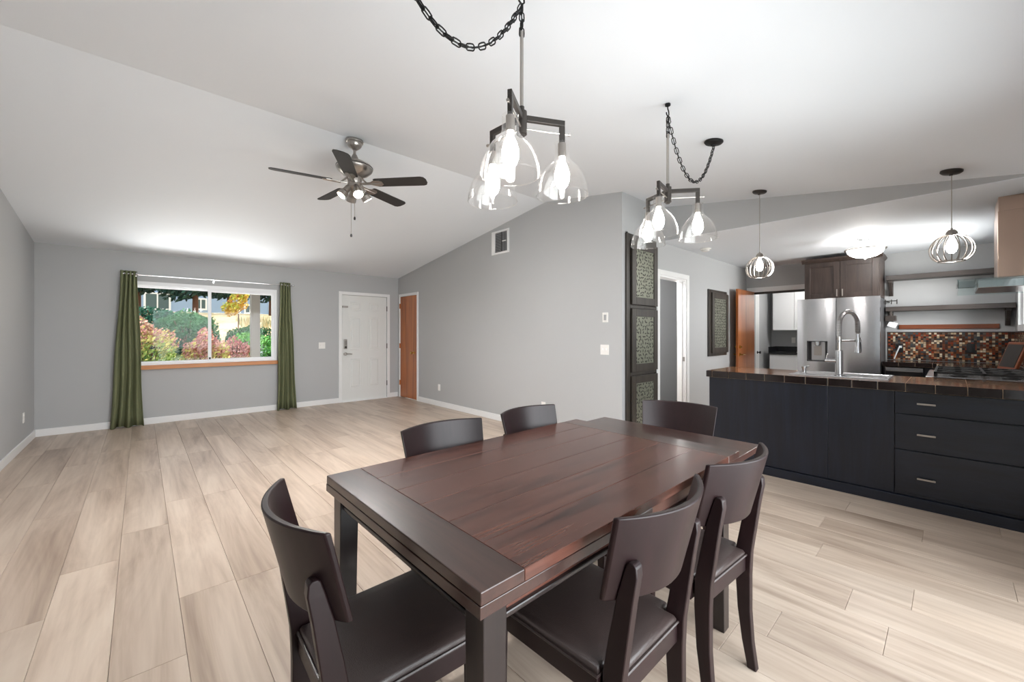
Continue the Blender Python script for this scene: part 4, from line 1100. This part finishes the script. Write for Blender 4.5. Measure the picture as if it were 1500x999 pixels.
rg = thing('gas_range', 'stainless gas range with black cast iron grates under the hood', 'range', (0, 0, 0))
RX0, RX1, RY0, RY1 = 5.03, 5.97, YN + 0.006, 0.135
obj('body', box(RX0, RX1, RY0, RY1 - 0.02, 0.10, 0.895), M_steelflat, rg, bevel=0.003)
obj('cooktop', box(RX0, RX1, RY0, RY1 + 0.02, 0.895, 0.925), M_steelflat, rg, bevel=0.006)
obj('back_guard', box(RX0, RX1, RY0, RY0 + 0.035, 0.925, 0.975), M_steelflat, rg, bevel=0.003)
od = obj('oven_door', box(RX0 + 0.02, RX1 - 0.02, RY1 - 0.02, RY1 + 0.015, 0.18, 0.72), M_steelflat, rg, bevel=0.004)
obj('handle', MB().cyl((RX0 + 0.08, RY1 + 0.06, 0.69), (RX1 - 0.08, RY1 + 0.06, 0.69), 0.012).cyl((RX0 + 0.1, RY1 + 0.01, 0.69), (RX0 + 0.1, RY1 + 0.06, 0.69), 0.008).cyl((RX1 - 0.1, RY1 + 0.01, 0.69), (RX1 - 0.1, RY1 + 0.06, 0.69), 0.008), M_steelflat, od, smooth=True)
for i in range(6):
    x = RX0 + 0.09 + i * 0.152
    obj('knob', MB().cyl((x, RY1 - 0.02, 0.82), (x, RY1 + 0.035, 0.82), 0.024, 18, 0.020), M_blackplastic, rg, smooth=True)
for i in range(3):
    xa = RX0 + 0.02 + i * 0.302; xb = xa + 0.296; ya, yb = RY0 + 0.05, RY1 - 0.03
    mb = MB(); z = 0.968
    for (a, b, c_, d_) in ((xa, xb, ya, ya + 0.016), (xa, xb, yb - 0.016, yb), (xa, xa + 0.016, ya, yb), (xb - 0.016, xb, ya, yb), (xa, xb, (ya + yb) / 2 - 0.008, (ya + yb) / 2 + 0.008)):
        mb.box(a, b, c_, d_, z - 0.018, z)
    for fy_ in (0.25, 0.75):
        cx, cy = (xa + xb) / 2, ya + (yb - ya) * fy_
        for ang in range(4):
            a = PI / 4 + ang * PI / 2
            mb.tube([(cx + 0.03 * math.cos(a), cy + 0.03 * math.sin(a), z - 0.004), (cx + 0.13 * math.cos(a), cy + 0.13 * math.sin(a), z - 0.008)], 0.008, 6)
    for (x, y) in ((xa + 0.008, ya + 0.008), (xb - 0.008, ya + 0.008), (xa + 0.008, yb - 0.008), (xb - 0.008, yb - 0.008)):
        mb.box(x - 0.008, x + 0.008, y - 0.008, y + 0.008, 0.925, z - 0.017)
    obj('grate', mb, M_iron, rg)
    for fy_ in (0.25, 0.75):
        obj('burner', MB().lathe([(0.0, 0.022), (0.036, 0.022), (0.040, 0.014), (0.050, 0.010), (0.052, 0.0), (0.0, 0.0)], ((xa + xb) / 2, ya + (yb - ya) * fy_, 0.925), 20), M_iron, rg, smooth=True)

hd = thing('range_hood', 'stainless chimney range hood with a flat glass canopy', 'range hood', (0, 0, 0))
HY = -0.262
obj('chimney', box(5.31, 5.73, YN + 0.003, HY, 1.745, 2.325), M_warmreflect, hd, bevel=0.004)
ch = obj('chimney_upper', box(5.314, 5.726, YN + 0.003, HY - 0.004, 2.325, ZC - 0.001), M_warmreflect, hd, bevel=0.003)
for i in range(6):
    obj('vent_slot', box(5.3125, 5.3145, -0.418 - i * 0.012, -0.412 - i * 0.012, 2.345, 2.405), M_blackplastic, ch)
obj('glass_canopy', box(5.05, 5.99, YN + 0.004, -0.03, 1.742, 1.750), M_hoodglass, hd, bevel=0.002)
obj('glass_skirt', MB().box(5.05, 5.056, YN + 0.01, -0.034, 1.672, 1.742).box(5.056, 5.984, -0.040, -0.034, 1.672, 1.742).box(5.984, 5.99, YN + 0.01, -0.034, 1.672, 1.742), M_hoodglass, hd)
obj('canopy_body', box(5.16, 5.88, YN + 0.004, -0.15, 1.676, 1.7415), M_steelflat, hd, bevel=0.004)
obj('control_strip', box(5.25, 5.79, -0.15, -0.146, 1.69, 1.725), M_blackplastic, hd)
cb = thing('cookbook_stand', 'brown slanted wooden stand on the counter right of the range grates', 'stand', (6.22, -0.36, 0.9235), 0.35)
m4 = Matrix.Translation((0, 0, 0.01)) @ Matrix.Rotation(-0.35, 4, 'X')
obj('back_board', MB().box(-0.14, 0.14, -0.012, 0.012, 0.02, 0.30).xform(Matrix.Translation((0, -0.0, 0.0)) @ Matrix.Rotation(0.30, 4, 'X')), M_strip, cb, bevel=0.004)
obj('inset_panel', MB().box(-0.115, 0.115, 0.012, 0.016, 0.045, 0.275).xform(Matrix.Rotation(0.30, 4, 'X')), M_bronze, cb)
obj('ledge', box(-0.15, 0.15, -0.02, 0.07, 0.0, 0.022), M_strip, cb, bevel=0.003)

# semi-flush ceiling light and smoke detector
sf = thing('semi_flush_light', 'bowl shaped semi-flush ceiling light in the kitchen', 'ceiling light', (6.38, 0.70, ZC))
obj('canopy', MB().lathe([(0.0, -0.001), (0.075, -0.001), (0.078, -0.012), (0.060, -0.022), (0.0, -0.024)], (0, 0, 0), 24), M_chrome, sf, smooth=True)
for k in range(3):
    a = 2 * PI * k / 3 + 0.5
    obj('arm', MB().tube([(0.045 * math.cos(a), 0.045 * math.sin(a), -0.02), (0.035 * math.cos(a), 0.035 * math.sin(a), -0.06), (0.055 * math.cos(a), 0.055 * math.sin(a), -0.10), (0.11 * math.cos(a), 0.11 * math.sin(a), -0.135)], 0.006, 6), M_chrome, sf, smooth=True)
obj('rim', MB().lathe([(0.165, -0.128), (0.192, -0.132), (0.198, -0.142), (0.192, -0.152), (0.166, -0.150), (0.165, -0.128)], (0, 0, 0), 36), M_nickel, sf, smooth=True)
obj('glass_bowl', MB().lathe([(0.172, -0.148), (0.168, -0.170), (0.145, -0.200), (0.105, -0.224), (0.055, -0.238), (0.0, -0.242)], (0, 0, 0), 32), M_bowl, sf, smooth=True)
obj('finial', MB().lathe([(0.0, -0.240), (0.010, -0.241), (0.006, -0.250), (0.009, -0.260), (0.0, -0.268)], (0, 0, 0), 12), M_chrome, sf, smooth=True)
pl_ = bpy.data.lights.new('bowl_glow', 'POINT'); pl_.energy = 3.5; pl_.color = (1, 0.95, 0.88); pl_.shadow_soft_size = 0.05
po = bpy.data.objects.new('bowl_glow', pl_); C.objects.link(po); po.parent = sf; po.location = (0, 0, -0.11)
sm = thing('smoke_detector', 'white round smoke detector on the kitchen ceiling by the hall wall', 'smoke detector', (5.62, 2.25, ZC))
obj('base', MB().lathe([(0.0, -0.0005), (0.065, -0.0005), (0.065, -0.014), (0.055, -0.018), (0.0, -0.018)], (0, 0, 0), 24), M_white, sm, smooth=True)
obj('cover', MB().lathe([(0.0, -0.018), (0.050, -0.018), (0.048, -0.032), (0.036, -0.040), (0.0, -0.041)], (0, 0, 0), 24), M_white, sm, smooth=True)

# ------------------------------------------------------------------ laundry room cabinets
lc = thing('laundry_wall_cabinet', 'white wall cabinet in the laundry room beyond the opening', 'cabinet', (0, 0, 0))
obj('box', box(9.62, 9.978, 1.2, 2.50, 1.365, 2.25), M_trim, lc)
obj('door', box(9.60, 9.62, 2.13, 2.495, 1.37, 2.245), M_trim, lc, bevel=0.002)
obj('door', box(9.60, 9.62, 1.71, 2.12, 1.37, 2.245), M_trim, lc, bevel=0.002)
lb_ = thing('laundry_base_cabinet', 'white base cabinet under the black laundry counter', 'cabinet', (0, 0, 0))
obj('box', box(9.40, 9.978, 1.2, 2.50, 0.0, 0.885), M_trim, lb_)
obj('door', box(9.38, 9.40, 1.9, 2.495, 0.10, 0.875), M_trim, lb_, bevel=0.002)
lt = thing('laundry_counter', 'black laundry counter with low backsplash beyond the opening', 'countertop', (0, 0, 0))
obj('slab', box(9.36, 9.978, 1.2, 2.51, 0.886, 0.925), M_blackplastic, lt, bevel=0.003)
obj('backsplash', MB().box(9.955, 9.978, 1.2, 2.51, 0.925, 1.03).box(9.37, 9.955, 2.50, 2.515, 0.925, 1.03), M_blackplastic, lt)

# ------------------------------------------------------------------ the yard beyond the window
def gz(y):   # height of the sloping yard
    pts = [(7.9, -0.05), (9.6, -0.03), (10.2, 0.12), (11.5, 0.5), (13.0, 0.72), (15, 1.1), (18, 1.75), (20, 2.05), (24, 2.3), (60, 2.6)]
    for (a, b), (c_, d_) in zip(pts[:-1], pts[1:]):
        if y <= c_: return b + (d_ - b) * (y - a) / (c_ - a)
    return pts[-1][1]
M_dry = plain('dry_grass', rgb(216, 194, 150), 0.9, bump=0.3, bscale=20, var=0.25, vscale=1.6)
M_lawn = plain('lawn_green', rgb(92, 112, 60), 0.9, bump=0.3, bscale=20, var=0.3, vscale=2.0)
M_bed = plain('planted_bed', rgb(84, 98, 60), 0.9, bump=0.4, bscale=25, var=0.35, vscale=3.0)
M_path = plain('concrete_path', rgb(150, 152, 156), 0.85, var=0.1)
M_leaf = attr_mat('leaf_tinted', 0.55, 0.3)
M_bark = plain('bark_brown', rgb(96, 64, 48), 0.9, bump=0.4, bscale=30)
M_siding = plain('siding_blue_grey', rgb(150, 172, 200), 0.7)
M_post = plain('porch_post_paint', rgb(168, 160, 150), 0.6)
M_roof = plain('roof_shingle', rgb(84, 80, 78), 0.9)
mb = MB()
gy = [9.55, 10.2, 11.5, 13, 15, 18, 20, 24, 60]; gx = [-40, -10, 0, 10, 60]
base = len(mb.v)
for y in gy:
    for x in gx: mb.v.append((x, y, gz(y) + (0.0)))
for j in range(len(gy) - 1):
    for i in range(len(gx) - 1):
        a = j * len(gx) + i; mb.face((a, a + 1, a + len(gx) + 1, a + len(gx)))
struct('ground_slope', mb, M_dry, smooth=True)
mb = MB().prism([(9.56, gz(9.56) + 0.01), (10.2, gz(10.2) + 0.02), (11.5, gz(11.5) + 0.02), (12.55, gz(12.55) + 0.02), (12.55, 0.2), (9.56, -0.2)], 'x', -6, 2.2)
struct('ground_bed', mb, M_bed)
mb = MB().prism([(12.55, gz(12.55) + 0.02), (13, gz(13) + 0.02), (15, gz(15) + 0.02), (17.5, gz(17.5) + 0.02), (17.5, 0.3), (12.55, 0.2)], 'x', -6, 1.6)
struct('ground_bed_upper', mb, M_bed)
struct('ground_lawn', MB().box(-40, 60, -40, YN - 1.6, -0.3, -0.12), M_lawn)
struct('path_patio', MB().box(-3, 6, YN - 1.6, YN - T, -0.3, -0.06), M_path)
struct('path_porch', MB().box(-6, 8, YF + T, 9.55, -0.3, -0.03), M_path)
struct('path_walk', MB().prism([(12.6, gz(12.6) + 0.02), (14.0, gz(14.0) + 0.02), (14.0, gz(14.0) - 0.1), (12.6, gz(12.6) - 0.1)], 'x', 2.25, 12.0), M_path)
# roof over the house: eaves shade the windows
struct('roof_house', MB().prism([(YF + 1.75, 2.28), (YR, 3.22), (YN - 0.9, 2.58), (YN - 0.9, 2.72), (YR, 3.4), (YF + 1.75, 2.42)], 'x', -1.8, 11.0), M_roof)
pp_ = thing('porch_post', 'pale porch post standing outside the right window pane', 'post', (1.66, 9.32, -0.03))
obj('shaft', box(-0.075, 0.075, -0.075, 0.075, 0, 2.36), M_post, pp_, bevel=0.006)
obj('base_trim', box(-0.095, 0.095, -0.095, 0.095, 0, 0.14), M_post, pp_, bevel=0.006)

def leaves(n, centre, radii, size, cols, seed, shell=0.55, up=0.25, zmin=None, spikes=0):
    rnd = random.Random(seed); mb = MB(); mb.tint = (1, 1, 1, 1)
    cx, cy, cz = centre
    cl_ = [(rnd.gauss(0, 1), rnd.gauss(0, 1), rnd.gauss(0, 1)) for _ in range(14)]
    for _ in range(n):
        d = Vector((rnd.gauss(0, 1), rnd.gauss(0, 1), rnd.gauss(0, 1))).normalized()
        lump = 1.0 + 0.16 * math.sin(5 * d.x + seed) * math.cos(4 * d.z + 2 * d.y + seed)
        r = (shell + (1 - shell) * rnd.random() ** 0.6) * lump
        p = Vector((cx + d.x * r * radii[0], cy + d.y * r * radii[1], cz + d.z * r * radii[2]))
        if zmin is not None and p.z < zmin(p.y): continue
        s_ = size * rnd.uniform(0.6, 1.3)
        q = Vector((rnd.gauss(0, 1), rnd.gauss(0, 1), rnd.gauss(0, 0.6) + up)).normalized()
        a = q.orthogonal().normalized(); b = q.cross(a)
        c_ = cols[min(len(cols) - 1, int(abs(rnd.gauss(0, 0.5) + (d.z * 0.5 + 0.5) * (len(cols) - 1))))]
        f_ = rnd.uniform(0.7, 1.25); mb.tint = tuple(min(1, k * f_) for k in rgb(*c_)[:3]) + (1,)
        k0 = len(mb.v)
        mb.v += [tuple(p - a * s_), tuple(p + b * s_ * 0.45), tuple(p + a * s_), tuple(p - b * s_ * 0.45)]
        mb.face((k0, k0 + 1, k0 + 2, k0 + 3))
    return mb
def bush(name, label, cat, c_, rad, n, size, cols, seed, stems=7, group=None, spray=0, spray_cols=None):
    t = thing(name, label, cat, (c_[0], c_[1], gz(c_[1])), 0, group)
    inv = Matrix.Translation((-c_[0], -c_[1], -gz(c_[1])))
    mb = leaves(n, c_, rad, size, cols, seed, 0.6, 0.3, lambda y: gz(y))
    if spray:   # long arching shoots that carry small leaves above the mass
        rnd = random.Random(seed + 50)
        for _ in range(spray):
            a = rnd.uniform(0, 2 * PI); r = rnd.uniform(0.2, 0.95)
            p0 = Vector((c_[0] + rad[0] * r * math.cos(a), c_[1] + rad[1] * r * math.sin(a) , c_[2] + rad[2] * 0.65 * (1 - 0.5 * r)))
            dr = Vector((math.cos(a) * 0.45, math.sin(a) * 0.45, 1.0)).normalized(); ln = rnd.uniform(0.15, 0.42) * rad[2]
            for k in range(12):
                p = p0 + dr * ln * k / 11 + Vector((rnd.gauss(0, 0.012), rnd.gauss(0, 0.012), 0))
                q = Vector((rnd.gauss(0, 1), rnd.gauss(0, 1), rnd.gauss(0, 1))).normalized(); aa = q.orthogonal().normalized(); bb = q.cross(aa)
                cc = rnd.choice(spray_cols); mb.tint = rgb(*cc); k0 = len(mb.v); s_ = size * 0.8
                mb.v += [tuple(p - aa * s_), tuple(p + bb * s_ * 0.5), tuple(p + aa * s_), tuple(p - bb * s_ * 0.5)]; mb.face((k0, k0 + 1, k0 + 2, k0 + 3))
    o = obj('foliage', mb.xform(inv), M_leaf, t); o['kind'] = 'stuff'
    rnd = random.Random(seed + 9); st = MB()
    for _ in range(stems):
        a = rnd.uniform(0, 2 * PI)
        st.tube([(0.05 * math.cos(a), 0.05 * math.sin(a), -0.03), (rad[0] * 0.3 * math.cos(a), rad[1] * 0.3 * math.sin(a), rad[2] * 0.6), (rad[0] * 0.6 * math.cos(a), rad[1] * 0.6 * math.sin(a), rad[2] * 1.1)], 0.012, 5)
    obj('stem', st, M_bark, t)
    return t
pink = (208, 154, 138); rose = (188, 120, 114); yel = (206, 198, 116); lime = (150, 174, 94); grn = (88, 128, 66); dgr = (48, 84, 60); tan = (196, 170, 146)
bush('barberry_bush', 'pale pink and yellow bush filling the left window pane', 'bush', (0.05, 10.9, 0.72), (0.56, 0.42, 0.86), 5200, 0.040, [dgr, grn, lime, lime, yel, pink, tan], 3, spray=46, spray_cols=[pink, tan, rose, yel])
bush('barberry_bush', 'pinkish lime bush just left of the window mullion', 'bush', (0.96, 9.98, 0.50), (0.42, 0.36, 0.82), 4200, 0.038, [dgr, grn, lime, yel, pink, rose], 5, spray=26, spray_cols=[pink, rose, tan])
bush('barberry_bush', 'rosy red low bush right of the window mullion', 'bush', (1.56, 11.0, 0.55), (0.40, 0.38, 0.62), 3600, 0.034, [dgr, grn, lime, pink, rose, rose], 8, spray=22, spray_cols=[rose, pink, (170, 84, 84)])
bush('juniper_bush', 'rounded dark green juniper mound behind the pale bush', 'bush', (0.90, 13.6, 1.15), (0.72, 0.6, 0.72), 4200, 0.045, [(30, 70, 56), (42, 92, 62), (60, 118, 72), (84, 140, 84)], 11)
bush('juniper_bush', 'wide blue-green hedge shrub behind the mound, below the house windows', 'bush', (0.35, 16.6, 1.55), (1.5, 0.55, 0.5), 5200, 0.06, [(30, 72, 62), (44, 96, 76), (64, 124, 92)], 15)
bush('juniper_bush', 'blue-green juniper at the far left of the window', 'bush', (-0.35, 12.6, 1.05), (0.62, 0.6, 0.72), 3600, 0.045, [(26, 66, 62), (38, 92, 80), (60, 120, 96)], 12)
bush('juniper_bush', 'bright green spreading shrub beside the porch post', 'bush', (2.1, 12.1, 0.80), (0.62, 0.6, 0.52), 4200, 0.040, [(48, 100, 56), (72, 140, 64), (104, 172, 78), (126, 190, 92)], 13)
bush('juniper_bush', 'dark green low shrub below the yellow-leaved young tree', 'bush', (2.5, 14.35, 1.1), (0.72, 0.5, 0.42), 3200, 0.045, [(34, 78, 56), (52, 104, 64), (74, 128, 72)], 14)
def tree(name, label, x, y, trunk_h, tr, crown, n, size, cols, seed):
    t = thing(name, label, 'tree', (x, y, gz(y)))
    obj('trunk', MB().cyl((0, 0, -0.1), (0.02, 0, trunk_h), tr, 9, tr * 0.7), M_bark, t, smooth=True)
    for k, (dx, dy, dz, rx, ry, rz) in enumerate(crown):
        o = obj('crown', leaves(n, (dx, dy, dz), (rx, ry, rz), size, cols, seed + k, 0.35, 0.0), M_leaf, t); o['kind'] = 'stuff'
    return t
tree('young_tree', 'slender young tree with yellow and orange leaves in right pane', 2.22, 15.0, 1.1, 0.018, [(-0.18, 0, 0.98, 0.24, 0.24, 0.24), (0.02, 0, 1.22, 0.26, 0.22, 0.34), (0.16, 0, 1.45, 0.14, 0.16, 0.26)], 420, 0.045, [(220, 170, 70), (226, 196, 84), (196, 204, 84), (216, 136, 74)], 21)
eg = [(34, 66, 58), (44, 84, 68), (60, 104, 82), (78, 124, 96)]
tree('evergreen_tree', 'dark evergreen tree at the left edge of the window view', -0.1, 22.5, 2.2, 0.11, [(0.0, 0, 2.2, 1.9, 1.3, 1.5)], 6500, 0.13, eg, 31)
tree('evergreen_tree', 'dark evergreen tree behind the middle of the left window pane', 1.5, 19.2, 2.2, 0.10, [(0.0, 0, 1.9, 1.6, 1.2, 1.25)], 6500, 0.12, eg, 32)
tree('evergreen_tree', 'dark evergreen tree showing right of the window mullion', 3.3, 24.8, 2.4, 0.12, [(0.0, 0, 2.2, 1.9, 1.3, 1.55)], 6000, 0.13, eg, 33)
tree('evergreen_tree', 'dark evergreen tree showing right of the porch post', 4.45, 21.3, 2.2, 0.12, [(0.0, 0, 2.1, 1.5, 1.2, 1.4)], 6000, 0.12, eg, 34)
# picket row of dry weeds on top of the slope
rnd = random.Random(77); mb = MB(); mb.tint = (1, 1, 1, 1)
for _ in range(900):
    x = rnd.uniform(2.6, 6.0); y = rnd.uniform(16.2, 18.4); h = rnd.uniform(0.1, 0.3); c_ = rnd.choice([(196, 176, 130), (214, 200, 160), (150, 150, 110)]); mb.tint = rgb(*c_)
    k0 = len(mb.v); z = gz(y); l = rnd.uniform(-0.05, 0.05)
    mb.v += [(x - 0.02, y, z - 0.02), (x + 0.02, y, z - 0.02), (x + l, y + l, z + h)]; mb.face((k0, k0 + 1, k0 + 2))
o = obj('dry_grass', mb, M_leaf); tag(o, 'dry tan grass tufts on the slope behind the porch post', 'grass', None, 'stuff')
nh = thing('neighbour_house', 'blue-grey neighbour house with white framed windows behind trees', 'house', (0, 0, 0))
obj('wall', box(-8, 12, 30, 36, 2.2, 6.0), M_siding, nh)
obj('roof', MB().prism([(29.4, 5.9), (33, 7.6), (36.6, 5.9)], 'x', -8.5, 12.5), M_roof, nh)
for (x0, x1, z0, z1) in ((0.1, 1.25, 2.62, 3.6), (4.75, 5.4, 2.55, 3.15), (2.3, 2.9, 2.7, 3.4), (6.1, 6.7, 2.55, 3.3)):
    fr_ = obj('window', frame_xz(x0, x1, z0, z1, 0.09, 29.93, 30.0), M_trim, nh)
    obj('mullion', box((x0 + x1) / 2 - 0.03, (x0 + x1) / 2 + 0.03, 29.94, 29.99, z0 + 0.09, z1 - 0.09), M_trim, fr_)
    obj('pane', box(x0 + 0.09, x1 - 0.09, 29.96, 29.98, z0 + 0.09, z1 - 0.09), plain('far_pane', rgb(92, 108, 110), 0.1), fr_)
